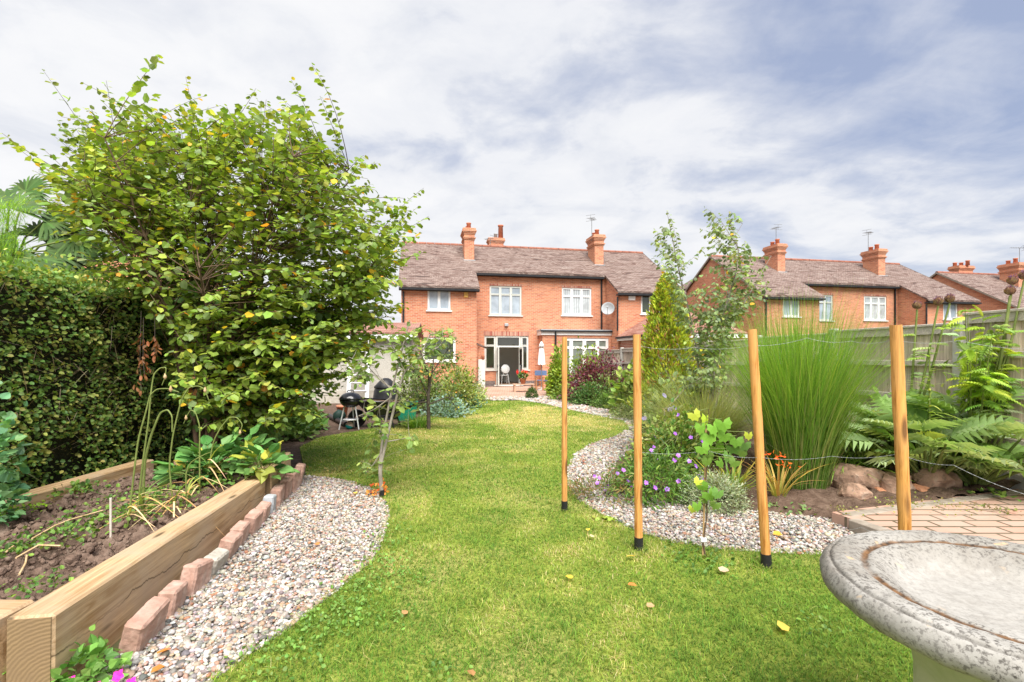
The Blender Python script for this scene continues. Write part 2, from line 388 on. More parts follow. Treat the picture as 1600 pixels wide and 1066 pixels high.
def woodmat(name, c1, c2, dark, ring=9., rough=.65, knots=True, axis=0, sc=1., stain=None, crack=None, island=0., kn=(.035, .10)):
    """sawn timber with grain along local axis 0/1/2, knots and saw marks"""
    m, t, o = newmat(name); tc = t.new('ShaderNodeTexCoord'); v = tc.outputs['Object']
    s3 = [14*sc, 14*sc, 14*sc]; s3[axis] = .9*sc
    mp = t.new('ShaderNodeMapping', inp={0: v}); mp.inputs['Scale'].default_value = s3
    n = t.noise(mp.outputs[0], 2.2, 6, .62, 1.2); c = t.ramp(n, [(.37, c2), (.5, c1), (.63, tuple(min(.8, x*1.25) for x in c1))])
    s4 = [70*sc]*3; s4[axis] = 2*sc
    mp2 = t.new('ShaderNodeMapping', inp={0: v}); mp2.inputs['Scale'].default_value = s4
    fine = t.noise(mp2.outputs[0], 2.5, 3, .6, .2); c = t.mix(1., c, t.ramp(fine, [(.3, .80), (.62, 1.06)]), 'MULTIPLY')
    blot = t.noise(v, 3.2*sc, 4, .6, .5); c = t.mix(t.ramp(blot, [(.42, 0.), (.66, .65)]), c, stain if stain else tuple(x*.72 for x in c1))
    if knots:
        s5 = [10*sc]*3; s5[axis] = 2.4*sc
        mp3 = t.new('ShaderNodeMapping', inp={0: v}); mp3.inputs['Scale'].default_value = s5
        vo = t.new('ShaderNodeTexVoronoi', inp={'Vector': mp3.outputs[0]}); vo.inputs['Scale'].default_value = 1.
        c = t.mix(t.ramp(vo.outputs[0], [(kn[0], .85), (kn[1], 0.)]), c, dark)
    if island:
        gm = t.new('ShaderNodeNewGeometry'); c = t.mix(1., c, t.ramp(gm.outputs['Random Per Island'], [(0., 1-island), (1., 1+island*.6)]), 'MULTIPLY')
    if crack:                            # (axis index, position, wander, half width): a drying split along the grain
        sx_ = t.new('ShaderNodeSeparateXYZ', inp={0: v}); mp4 = t.new('ShaderNodeMapping', inp={0: v}); q4 = [0, 0, 0]; q4[axis] = 1.6; mp4.inputs['Scale'].default_value = q4
        wn = t.math('MULTIPLY', t.math('SUBTRACT', t.noise(mp4.outputs[0], 1.5, 7, .6), .5), crack[2])
        dd = t.math('ABSOLUTE', t.math('SUBTRACT', sx_.outputs[crack[0]], t.math('ADD', wn, crack[1])))
        br = t.ramp(t.noise(mp4.outputs[0], .8, 2), [(.40, 0.), (.5, .9)])
        c = t.mix(t.math('MULTIPLY', t.ramp(dd, [(crack[3]*.6, 1.), (crack[3]*1.3, 0.)]), br), c, dark)
    principled(t, o, c, rough, fine, .45, .003, .25); return m
SLEEPER = woodmat('oak_sleeper', (.46, .315, .18), (.33, .20, .095), (.06, .04, .02), axis=0, stain=(.43, .335, .24), sc=.7, crack=(2, .19, .22, .004), kn=(.07, .16))
STAKE = woodmat('orange_pine_stake', (.62, .30, .085), (.34, .135, .025), (.10, .045, .018), axis=2, sc=1.0, stain=(.62, .33, .12), crack=(0, .006, .03, .0022), kn=(.17, .30))
TEAK = woodmat('teak', (.50, .24, .11), (.38, .17, .07), (.15, .07, .03), axis=0, knots=False, sc=2)
PALEWOOD = woodmat('weathered_table_wood', (.52, .34, .24), (.42, .26, .17), (.2, .1, .06), axis=0, knots=False, sc=2)
FENCEW = woodmat('weathered_fence_board', (.64, .54, .44), (.47, .385, .305), (.15, .12, .09), axis=2, sc=1.2, rough=.85, stain=(.50, .41, .33), island=.42)
RAILW = woodmat('weathered_fence_rail', (.56, .50, .44), (.44, .385, .34), (.12, .1, .08), axis=0, rough=.85)
CANE = woodmat('bamboo_cane', (.55, .36, .18), (.45, .28, .12), (.2, .1, .05), axis=2, knots=False, sc=3)
# end grain of a cut sleeper: rings about a centre below the end face
m, t, o = newmat('sleeper_end_grain'); tc = t.new('ShaderNodeTexCoord')
mp = t.new('ShaderNodeMapping', inp={0: tc.outputs['Object']}); mp.inputs['Location'].default_value = (0, .02, -.02); mp.inputs['Scale'].default_value = (0, 1, 1)
wv = t.new('ShaderNodeTexWave', wave_type='RINGS', rings_direction='SPHERICAL', inp={0: mp.outputs[0]}); wv.inputs['Scale'].default_value = 17; wv.inputs['Distortion'].default_value = 2.2; wv.inputs['Detail'].default_value = 3; wv.inputs['Detail Scale'].default_value = 2
blot = t.noise(tc.outputs['Object'], 14, 4, .6, .4)
c = t.mix(t.ramp(blot, [(.3, .1), (.7, .75)]), t.ramp(wv.outputs[1], [(.1, (.20, .135, .07)), (.8, (.28, .19, .10))]), (.22, .15, .085))
principled(t, o, c, .8, wv.outputs[1], .3, .003, .2); ENDGRAIN = m
CONCRETE = mottled('grey_concrete', [(.3, (.40, .385, .355)), (.7, (.53, .515, .48))], 7, .9, .4)
BARK_GREY = mottled('pale_grey_bark', [(.3, (.22, .19, .155)), (.7, (.40, .36, .31))], 14, .85, .5, stretch=(1, 1, .4))
BARK_BROWN = mottled('brown_bark', [(.3, (.07, .045, .028)), (.7, (.17, .11, .07))], 14, .85, .5)
BARK_DARK = mottled('dark_bark', [(.3, (.05, .04, .032)), (.7, (.12, .095, .075))], 14, .85, .5)
BIRCHBARK = mottled('white_birch_bark', [(.35, (.16, .13, .11)), (.5, (.62, .58, .53)), (.8, (.72, .69, .64))], 9, .8, .3, stretch=(1, 1, 3))
STALK = mottled('green_stalk', [(.3, (.13, .17, .04)), (.7, (.22, .27, .08))], 12, .6)
STRAW = mottled('dry_straw', [(.3, (.42, .27, .12)), (.7, (.62, .46, .28))], 25, .8)
HEDGECORE = mottled('hedge_twig_shade', [(.3, (.010, .012, .005)), (.7, (.03, .032, .014))], 12, .95, .6, bdist=.06)
SOIL = mottled('garden_soil', [(.25, (.07, .045, .034)), (.5, (.16, .108, .082)), (.75, (.25, .185, .145))], 13, .95, .9, bdist=.02, detail=9, spec=.12)
SOIL2 = mottled('border_soil', [(.25, (.05, .032, .022)), (.5, (.115, .075, .055)), (.75, (.20, .14, .105))], 9, .95, .9, bdist=.03, detail=9, spec=.12)
GRITBASE = mottled('gravel_grit', [(.3, (.26, .22, .185)), (.7, (.46, .42, .37))], 60, .9, .8, detail=6)
LAWNBASE = None
m, t, o = newmat('lawn_thatch'); tc = t.new('ShaderNodeTexCoord'); v = tc.outputs['Object']
a_ = t.noise(v, .55, 5, .6, .5); b_ = t.noise(v, 38, 5, .7, 0)
c = t.ramp(a_, [(.3, (.15, .21, .03)), (.5, (.24, .28, .05)), (.66, (.40, .35, .13))])
c = t.mix(1., c, t.ramp(b_, [(.3, .55), (.7, 1.25)]), 'MULTIPLY'); principled(t, o, c, .9, b_, .8, .02, .1); LAWNBASE = m
PAVER = brickmat('block_paving', (.46, .25, .18), (.52, .34, .26), (.16, .13, .09), bw=.215, bh=.11, ms=.012, var=.35, light=(.58, .46, .38), stain=(.34, .24, .19))
PAVER_NEAR = brickmat('old_block_paving', (.46, .26, .195), (.40, .29, .235), (.09, .075, .04), bw=.31, bh=.155, ms=.014, var=.3, light=(.47, .37, .31), stain=(.25, .18, .13), bstr=.9)
KERB = mottled('kerb_concrete', [(.3, (.20, .165, .13)), (.7, (.36, .31, .26))], 9, .9, .4)
REDBLOCK = mottled('pink_concrete_block', [(.3, (.31, .175, .13)), (.52, (.43, .275, .22)), (.72, (.53, .41, .35))], 6, .9, .5, speck=(160, (.25, .15, .12), .6, .5))
GREYBLOCK = mottled('grey_concrete_block', [(.3, (.34, .31, .26)), (.7, (.52, .48, .42))], 9, .9, .5, speck=(160, (.2, .18, .15), .6, .5))
PEBBLEDASH = mottled('pebbledash_render', [(.3, (.40, .37, .33)), (.5, (.52, .49, .44)), (.7, (.60, .57, .52))], 26, .95, .9, bdist=.02)
CANVASBLUE = mottled('blue_canvas', [(.3, (.10, .16, .30)), (.7, (.15, .22, .38))], 20, .85)
CANVASNAVY = mottled('navy_canvas', [(.3, (.02, .035, .07)), (.7, (.04, .06, .11))], 20, .85)
CREAMCLOTH = mottled('white_parasol_cloth', [(.3, (.72, .72, .72)), (.7, (.8, .8, .8))], 8, .85)
GREENPL = mottled('green_plastic', [(.3, (.01, .20, .12)), (.7, (.02, .28, .17))], 6, .45, .05)
TEALRUB = mottled('teal_rubber', [(.3, (.01, .25, .24)), (.7, (.02, .33, .31))], 6, .5, .05)
PINKRUB = mottled('pale_pink_rubber', [(.3, (.5, .36, .31)), (.7, (.6, .45, .4))], 6, .5, .05)
ENAMEL = mottled('black_enamel', [(.3, (.008, .008, .010)), (.7, (.014, .014, .016))], 4, .16, .02, spec=.6)
DARKGREENBAG = mottled('dark_green_sack', [(.3, (.006, .022, .017)), (.7, (.016, .045, .035))], 12, .6, .6)
ORANGEBOX = mottled('yellow_alarm_box', [(.3, (.62, .36, .08)), (.7, (.68, .42, .12))], 4, .5, .02)
ROCKM = mottled('sandstone', [(.25, (.11, .07, .045)), (.42, (.23, .145, .10)), (.55, (.33, .21, .15)), (.7, (.42, .33, .26))], 5, .9, .7, bdist=.02, detail=8, speck=(22, (.12, .10, .075), .58, .6))
ROCKRED = mottled('red_sandstone', [(.3, (.42, .17, .09)), (.6, (.52, .26, .15)), (.8, (.58, .38, .26))], 6, .9, .7, bdist=.02, detail=8)
# lichened bird bath stone: pale grey with black specks, ochre spots and a dark groove of moss
m, t, o = newmat('lichen_stone'); tc = t.new('ShaderNodeTexCoord'); v = tc.outputs['Object']
n0 = t.noise(v, 3.2, 8, .62, .6); c = t.ramp(n0, [(.34, (.19, .17, .145)), (.5, (.275, .26, .235)), (.66, (.36, .345, .32))])
mask = t.noise(v, 2.3, 5, .6, .3)
sp1 = t.noise(v, 75, 8, .7, .1); c = t.mix(t.math('MULTIPLY', t.ramp(sp1, [(.50, 0.), (.60, .9)]), t.ramp(mask, [(.36, .25), (.58, 1.)])), c, (.055, .048, .042))
sp2 = t.noise(v, 17, 4, .6, 0.); c = t.mix(t.ramp(sp2, [(.66, 0.), (.71, .8)]), c, (.09, .08, .07))
sp3 = t.noise(v, 12, 3, .5, 0.); c = t.mix(t.ramp(sp3, [(.68, 0.), (.73, .7)]), c, (.52, .36, .20))
sx = t.new('ShaderNodeSeparateXYZ', inp={0: v}); rad = t.math('SQRT', t.math('ADD', t.math('POWER', sx.outputs[0], 2.), t.math('POWER', sx.outputs[1], 2.)))
inr = t.ramp(t.math('ADD', rad, t.math('MULTIPLY', t.math('SUBTRACT', t.noise(v, 9, 4), .5), .06)), [(.30, .75), (.36, 0.)])
c = t.mix(t.math('MULTIPLY', inr, .9), c, t.ramp(t.noise(v, 40, 6, .7), [(.35, (.27, .255, .235)), (.6, (.37, .355, .33))]))
jit = t.math('ADD', rad, t.math('MULTIPLY', t.math('SUBTRACT', t.noise(v, 22, 5), .5), .022))
up = t.ramp(sx.outputs[2], [(.0, 0.), (.5, 0.), (.52, 1.)])
groove = t.ramp(jit, [(.396, 0.), (.402, 1.), (.416, 1.), (.422, 0.)])
groove = t.math('MULTIPLY', groove, t.ramp(t.noise(v, 4.5, 3), [(.38, .15), (.5, .95)]))
c = t.mix(groove, c, t.ramp(t.noise(v, 30, 4), [(.35, (.035, .022, .015)), (.65, (.20, .10, .04))]))
ring = t.ramp(jit, [(.507, 0.), (.510, .45), (.513, .45), (.517, 0.)]); c = t.mix(t.math('MULTIPLY', ring, t.ramp(sx.outputs[2], [(.78, 0.), (.80, 1.)])), c, (.06, .05, .042))  # dark line paints crease shade into the rim groove
principled(t, o, c, .9, t.noise(v, 110, 8, .75), .5, .003, .2); LICHEN = m
m, t, o = newmat('pale_green_stone'); tc = t.new('ShaderNodeTexCoord')
c = t.ramp(t.noise(tc.outputs['Object'], 4, 6, .6, .6), [(.3, (.26, .30, .15)), (.5, (.42, .43, .30)), (.7, (.50, .49, .38))]); principled(t, o, c, .9, t.noise(tc.outputs['Object'], 50, 5), .4, .005, .2); PEDESTAL = m
WIRE = mottled('galvanised_wire', [(.3, (.30, .31, .32)), (.7, (.48, .49, .5))], 50, .4, .0, metal=.3)
# ------------------------------------------------------------------ setting: ground, lawn, gravel, beds, patio, terrace
def g2(*a): return [tuple(G(x, y)[:2]) for x, y in a]
FR = [(5.63, 5.30), (4.0, 16.4), (3.2, 21.6)]                       # fence line, near to far
def fence_x(y): return 5.4 - .147*(y-6.9)
LAWN_R = g2((1345, 893), (1290, 870), (1200, 867), (1100, 858), (1040, 848), (1000, 835), (950, 812), (905, 785), (888, 760), (885, 735),
            (897, 712), (922, 695), (960, 684), (985, 671), (975, 659), (930, 650), (880, 639), (845, 631), (812, 626.5))
BED_E = g2((1325, 816), (1230, 806), (1110, 796), (1040, 788), (985, 768), (958, 742), (962, 722), (990, 704), (1016, 690), (1034, 674),
           (1020, 660), (985, 649), (930, 638), (885, 628), (862, 621))
GRAVEL_L = g2((466, 744), (500, 747), (545, 753), (588, 768), (610, 800), (602, 840), (582, 880), (522, 930), (452, 985), (372, 1040)) + [(-1.5, 2.2), (-1.6, 1.6), (-1.95, 1.6), (-2.02, 2.3)]
LAWN = [(4.2, .4), (3.3, 3.3)] + LAWN_R + g2((745, 627), (700, 640), (660, 652), (620, 664), (560, 674), (500, 684), (468, 700)) + [(-2.72, 6.4)] + GRAVEL_L[:-4] + [(-1.5, 2.2), (-1.6, 1.6), (-2.6, .4)]
PATH_R = LAWN_R + BED_E[::-1] + [(3.2, 4.0), (3.2, 3.2)]

def sheet(name, poly, z, mat, kind='structure', sub=None):
    me = bpy.data.meshes.new(name); import bmesh
    bm = bmesh.new(); vs = [bm.verts.new((p[0], p[1], z)) for p in poly]; es = [bm.edges.new((vs[i], vs[(i+1) % len(vs)])) for i in range(len(vs))]
    bmesh.ops.triangle_fill(bm, edges=es, use_beauty=True); bmesh.ops.recalc_face_normals(bm, faces=bm.faces[:])
    for f in bm.faces:
        if f.normal.z < 0: f.normal_flip()
    bm.to_mesh(me); bm.free(); auto_uv(me); return tag(link(name, me, mat), kind=kind)

MB().poly([(-400, -200, -.004), (400, -200, -.004), (400, 600, -.004), (-400, 600, -.004)]).build('ground', mottled('rough_ground', [(.3, (.06, .06, .025)), (.7, (.13, .12, .055))], 1.2, .95, .5)).__setitem__('kind', 'structure')
sheet('lawn', LAWN, .012, LAWNBASE)
sheet('gravel_path', PATH_R, .003, GRITBASE)
sheet('gravel_patch', GRAVEL_L, .004, GRITBASE)

def lumpy(name, poly, res, hfun, mat, amp, nsc, clods=0, oct_=4):
    """soil sheet whose height follows hfun plus clods"""
    a = np.array([p[:2] for p in poly]); lo, hi = a.min(0), a.max(0)
    nx, ny = int((hi[0]-lo[0])/res)+2, int((hi[1]-lo[1])/res)+2
    X, Y = np.meshgrid(lo[0]+np.arange(nx)*res, lo[1]+np.arange(ny)*res, indexing='ij')
    pts = np.stack([X.ravel(), Y.ravel()], 1)
    Z = np.array([hfun(x, y)+amp*(mnoise.turbulence(Vector((x*nsc, y*nsc, 1.7)), oct_, False)-.45) for x, y in pts])
    c = np.stack([(X[:-1, :-1]+res/2).ravel(), (Y[:-1, :-1]+res/2).ravel()], 1); ok = pip(poly, c)
    idx = (np.arange(nx-1)[:, None]*ny+np.arange(ny-1)[None]).ravel()[ok]
    Fq = np.stack([idx, idx+ny, idx+ny+1, idx+1], 1)
    o = np_mesh(name, np.concatenate([pts, Z[:, None]], 1), Fq, None, mat, None, True); return tag(o, kind='structure')
def bed_h(x, y):
    yy = np.array([p[1] for p in BED_E]); k = int(np.argmin(abs(yy-y))); bx = BED_E[k][0]
    if y < BED_E[0][1]: bx = BED_E[0][0]
    t_ = max(0, min(1, (x-bx)/max(.5, fence_x(y)-bx))); return .02+.20*t_**.8*(1 if y < 12 else .6)
BED = BED_E + [(3.15, 21.5), (fence_x(16), 16), (fence_x(6), 6), (5.62, 5.32), (5.75, 5.35), (3.12, 4.6), (3.03, 4.5)]
lumpy('border_bed', BED, .07, bed_h, SOIL2, .07, 5.)
BEDL = [(-4.24, 2.0), (-2.3, 2.42), (-2.68, 5.75), (-4.2, 5.8)]
lumpy('raised_bed_soil', [(-4.3, 2.38), (-2.28, 2.38), (-2.66, 5.7), (-4.3, 5.75)], .018, lambda x, y: .265+.03*math.sin(x*5+.6*y), SOIL, .12, 10., oct_=7)
sheet('side_bed', [(-2.72, 6.3)] + g2((468, 700), (500, 684), (560, 674), (620, 664), (660, 652), (700, 640), (745, 627), (748, 610)) + [(-3.4, 17.2), (-9, 15.5), (-6, 6.2)], .006, SOIL2)
# patio by the house and the raised terrace near the camera
TH = math.radians(11.); U = Vector((math.cos(TH), math.sin(TH), 0)); NN = Vector((-math.sin(TH), math.cos(TH), 0)); C0 = Vector((1.515, 25.415, 0))
def H(x, y, z=0, T=0.): return C0 + U*(x+T) + NN*y + Vector((0, 0, z))
sheet('patio', [tuple(G(690, 628)[:2]), tuple(G(770, 624)[:2]), tuple(G(850, 624)[:2]), (3.25, 21.2), tuple(H(2.2, -.05)[:2]), tuple(H(-3.7, -.05)[:2]), tuple(H(-3.7, -1.72)[:2]), tuple(H(-7, -1.72)[:2])], .016, PAVER)
sheet('gravel_strip', g2((722, 628.5), (745, 626.4), (812, 626), (850, 631), (866, 622), (850, 620), (800, 621.5), (745, 622.5)), .026, GRITBASE)
tz = .12
tp = [(3.03, 4.58), (5.75, 5.42), (8.2, 6.1), (8.2, .2), (3.95, .9)]
mbt = MB().slab([(x, y, tz) for x, y in tp], .16); tag(mbt.build('terrace', PAVER_NEAR), kind='structure')
# kerb blocks round the terrace (part of the paved setting)
k = MB()
def kerb_run(a, b, h=.006, wd=.11, ln=.6):
    a, b = Vector((*a, 0)), Vector((*b, 0)); d = (b-a); L = d.length; d.normalize(); s_ = Vector((-d.y, d.x, 0)); q = 0
    while q < L-.05:
        e = min(q+ln, L); M = Matrix.Translation(a+d*q) @ Matrix(((d.x, s_.x, 0), (d.y, s_.y, 0), (0, 0, 1))).to_4x4()
        k.bbox(0, e-q-.008, -wd*.72, wd*.28, -.02, tz+h+random.uniform(0, .004), .008, M); q = e
kerb_run((3.10, 4.52), (5.75, 5.35)); kerb_run((4.02, .95), (3.06, 4.38))
tag(k.build('terrace_kerb', KERB), kind='structure')

# ------------------------------------------------------------------ grass, pebbles (stuff)
def lawn_tone(p):
    a = np.array([mnoise.noise(Vector((x*.7, y*.55, 3.))) for x, y in p]); b = np.array([mnoise.noise(Vector((x*2.6, y*2.2, 8.))) for x, y in p])
    dry = np.exp(-(((p[:, 0]-.4)/2.4)**2+((p[:, 1]-11.8)/2.2)**2))*1.0 + np.exp(-(((p[:, 0]+1.6)/1.3)**2+((p[:, 1]-7.2)/1.5)**2))*.35
    return a*.95+b*.85+dry
def blades(n, y0, y1, width, ln):
    strip = [q for q in LAWN]; p = sample_poly(strip, int(n*1.0)); return p
gr = Leaves()
for (y0, y1, dens, wd, l0) in ((2.0, 3.2, 9500, .0034, .042), (3.2, 5., 6200, .0042, .040), (5., 8., 2900, .0062, .040), (8., 12., 1500, .009, .042), (12., 18., 800, .014, .044)):
    a = np.array([p[:2] for p in LAWN]); lo, hi = a[:, 0].min(), a[:, 0].max(); lo, hi = max(lo, -y1*1.08), min(hi, y1*1.08)
    q = rng.uniform((lo, y0), (hi, y1), (int(dens*(hi-lo)*(y1-y0)), 2)); q = q[pip(LAWN, q)]
    q = q[np.abs(q[:, 0]) < q[:, 1]*1.08+.1]; n = len(q); tn = lawn_tone(q)+rng.normal(0, .28, n)
    c = np.where((tn > .62)[:, None], colours(n, [(.46, .40, .17), (.40, .37, .13), (.50, .41, .22)], .22),
                 np.where((tn > .12)[:, None], colours(n, [(.19, .26, .042), (.235, .30, .05), (.155, .235, .035)], .25), colours(n, [(.10, .195, .026), (.135, .23, .03), (.075, .15, .022)], .25)))
    tuft = np.array([mnoise.noise(Vector((x*7, y*7, 1.))) for x, y in q]); L = l0*rng.uniform(.55, 1.25, n)*(1+.45*tuft)
    d = rng.normal(0, .42, (n, 3)); d[:, 2] = 1
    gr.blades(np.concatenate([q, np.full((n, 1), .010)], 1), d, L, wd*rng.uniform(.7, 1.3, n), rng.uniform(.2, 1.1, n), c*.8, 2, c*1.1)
# longer fringe along the lawn's edges
edge = [LAWN_R, GRAVEL_L[2:-3]]
for e in edge:
    e = np.array(e)
    for i in range(len(e)-1):
        Ls = np.linalg.norm(e[i+1]-e[i]); n = int(Ls*420*min(1, 5/max(3, e[i][1]))); tt = rng.uniform(0, 1, n)[:, None]; q = e[i]*(1-tt)+e[i+1]*tt+rng.normal(0, .022, (n, 2))
        c = colours(n, [(.15, .26, .03), (.19, .29, .04), (.28, .29, .08)], .18); d = rng.normal(0, .6, (n, 3)); d[:, 2] = 1
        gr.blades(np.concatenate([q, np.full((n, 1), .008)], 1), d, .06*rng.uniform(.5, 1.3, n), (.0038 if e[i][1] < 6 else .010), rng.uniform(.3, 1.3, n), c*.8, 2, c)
for cx_, cy_, n_, l_ in [(*G(882, 800)[:2], 90, .09), (*G(998, 861)[:2], 110, .09), (*G(1198, 889)[:2], 150, .11), (*G(1098, 872)[:2], 60, .07), (2.58, 3.15, 100, .1), (*G(670, 673)[:2], 40, .09), (*G(597, 778)[:2], 40, .07), (1.35, 1.75, 150, .10), (*G(1240, 960)[:2], 70, .09), (*G(700, 985)[:2], 60, .08), (*G(820, 1010)[:2], 80, .09), (*G(560, 1030)[:2], 70, .08)]:
    q = np.concatenate([np.array([[cx_, cy_]])+rng.normal(0, .07, (n_, 2)), np.full((n_, 1), .008)], 1); d = rng.normal(0, .55, (n_, 3)); d[:, 2] = 1; c = colours(n_, [(.11, .20, .025), (.16, .25, .035), (.30, .30, .10)], .2)
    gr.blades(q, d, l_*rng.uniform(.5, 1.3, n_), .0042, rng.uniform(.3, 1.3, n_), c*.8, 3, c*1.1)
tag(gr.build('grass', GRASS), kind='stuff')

import bmesh
def ico(sub):
    bm = bmesh.new(); bmesh.ops.create_icosphere(bm, subdivisions=sub, radius=1.); bm.verts.index_update()
    v = np.array([q.co[:] for q in bm.verts]); f = np.array([[q.index for q in fc.verts] for fc in bm.faces]); bm.free(); return v, f
ICO = {1: ico(1), 2: ico(2)}
def stones(pos, r, cols, sub=1, flat=(.45, .8)):
    n = len(pos); tv, tf = ICO[sub]; k = len(tv)
    V = np.repeat(tv[None], n, 0)*(1+rng.normal(0, .10, (n, k, 1)))
    sc = np.stack([rng.uniform(.8, 1.35, n), rng.uniform(.7, 1.1, n), rng.uniform(*flat, n)], 1)*np.asarray(r)[:, None]
    V = V*sc[:, None]
    a = rng.uniform(0, 6.283, n); tl = rng.normal(0, .35, n); ca, sa, ct, st = np.cos(a), np.sin(a), np.cos(tl), np.sin(tl)
    x, y, z = V[..., 0], V[..., 1], V[..., 2]; y, z = y*ct[:, None]-z*st[:, None], y*st[:, None]+z*ct[:, None]
    V = np.stack([x*ca[:, None]-y*sa[:, None], x*sa[:, None]+y*ca[:, None], z], -1)+pos[:, None]
    return V.reshape(-1, 3), (tf[None]+(np.arange(n)*k)[:, None, None]).reshape(-1, 3), np.repeat(cols, k, 0)
PEBC = [(.42, .37, .32), (.47, .44, .405), (.31, .265, .225), (.22, .205, .19), (.13, .125, .12), (.36, .24, .17), (.33, .165, .10), (.41, .32, .245), (.56, .54, .51)]
PEBW = [.2, .2, .13, .11, .07, .09, .04, .10, .10]
def pebbles(name, polys, bands):
    V = []; Fs = []; Cs = []; o = 0
    for poly in polys:
        a = np.array([p[:2] for p in poly])
        for y0, y1, dens, r, sub in bands:
            lo, hi = np.maximum(a.min(0), (-9, y0)), np.minimum(a.max(0), (9, y1))
            if hi[1] <= lo[1]: continue
            q = rng.uniform(lo, hi, (int(dens*np.prod(hi-lo)), 2)); q = q[pip(poly, q)]; n = len(q)
            if n == 0: continue
            rr = r*np.clip(rng.lognormal(0, .33, n), .5, 2.1); lvl = rng.choice([.006, .016, .024], n, p=[.42, .38, .2])
            v, f, c = stones(np.concatenate([q, (lvl+rr*.1)[:, None]], 1), rr, colours(n, PEBC, .10, PEBW), sub)
            V.append(v); Fs.append(f+o); Cs.append(c); o += len(v)
    tag(np_mesh(name, np.concatenate(V), np.concatenate(Fs), np.concatenate(Cs), PEB, None, True), kind='stuff')
pebbles('patch_pebbles', [GRAVEL_L], [(1.6, 3.4, 5600, .0112, 2), (3.4, 6.6, 4600, .0120, 1)])
pebbles('path_pebbles', [PATH_R], [(3, 6.4, 4200, .0122, 1), (6.4, 10, 2000, .017, 1), (10, 19, 700, .028, 1)])
pebbles('strip_pebbles', [g2((722, 628.5), (745, 626.4), (812, 626), (850, 631), (866, 622), (850, 620), (800, 621.5), (745, 622.5))], [(15, 24, 300, .035, 1)])

# ------------------------------------------------------------------ houses
WE, PI_, PR = 4.87, .62, 1.7            # wing eave height, roof slope, wing projection
def zr(y): return WE + PI_*(y+PR)
RY = 2.98; RZ = zr(RY)
def holes_wall(mb, x0, x1, z0, z1, y, holes, sx, dep=.1):
    xs = sorted({x0, x1, *[h[0] for h in holes], *[h[1] for h in holes]}); zs = sorted({z0, z1, *[h[2] for h in holes], *[h[3] for h in holes]})
    for i in range(len(xs)-1):
        for j in range(len(zs)-1):
            cx_, cz_ = (xs[i]+xs[i+1])/2, (zs[j]+zs[j+1])/2
            if any(h[0] < cx_ < h[1] and h[2] < cz_ < h[3] for h in holes): continue
            q = [(sx*xs[i], y, zs[j]), (sx*xs[i+1], y, zs[j]), (sx*xs[i+1], y, zs[j+1]), (sx*xs[i], y, zs[j+1])]
            mb.poly(q if sx > 0 else q[::-1])
    for a, b, c_, d in holes:
        for q in ([(a, c_), (a, d)], [(a, d), (b, d)], [(b, d), (b, c_)], [(b, c_), (a, c_)]):
            (xa, za), (xb, zb) = q; mb.poly([(sx*xa, y, za), (sx*xb, y, zb), (sx*xb, y+dep, zb), (sx*xa, y+dep, za)])
def window(root, x0, x1, z0, z1, y, sx, cols=(1,), top=0., frame=None, pane=None, fw=.055, sill=True, opener=None, head=True):
    """frame with mullions (cols = relative widths) and an optional row of top lights of height top"""
    frame = frame or WHITE; mb = MB(); pn = MB(); W = x1-x0; tot = sum(cols); xs = [x0]
    for c_ in cols: xs.append(xs[-1]+W*c_/tot)
    yb = y+.045
    bx = lambda a, b, c_, d, e=0.: mb.box(min(sx*a, sx*b), max(sx*a, sx*b), yb+e, yb+.06, c_, d)
    bx(x0, x0+fw, z0, z1); bx(x1-fw, x1, z0, z1); bx(x0+fw, x1-fw, z0, z0+fw, .002); bx(x0+fw, x1-fw, z1-fw, z1, .002)
    for xm in xs[1:-1]: bx(xm-fw*.55, xm+fw*.55, z0+fw, z1-fw, .004)
    if top:
        zt = z1-top
        for i in range(len(xs)-1):
            bx(xs[i]+fw*.55, xs[i+1]-fw*.55, zt-fw*.45, zt+fw*.45, .006)
    for i in range(len(xs)-1):           # casement rims inside each light
        for (c_, d) in ([(z0+fw, (z1-top if top else z1-fw))]+([(z1-top+fw*.45, z1-fw)] if top else [])):
            a, b = xs[i]+fw*.55, xs[i+1]-fw*.55; r_ = .032
            if i == 0: a = x0+fw
            if i == len(xs)-2: b = x1-fw
            bx(a, a+r_, c_, d, -.012); bx(b-r_, b, c_, d, -.012); bx(a+r_, b-r_, c_, c_+r_, -.010); bx(a+r_, b-r_, d-r_, d, -.010)
    pn.box(min(sx*(x0+.02), sx*(x1-.02)), max(sx*(x0+.02), sx*(x1-.02)), yb+.032, yb+.044, z0+.02, z1-.02)
    f = mb.build('window', frame, root); pn.build('pane', pane or PALEGLASS, f)
    if sill:
        MB().box(min(sx*(x0-.07), sx*(x1+.07)), max(sx*(x0-.07), sx*(x1+.07)), y-.07, y+.044, z0-.055, z0-.002).build('sill', frame, f)
    return f

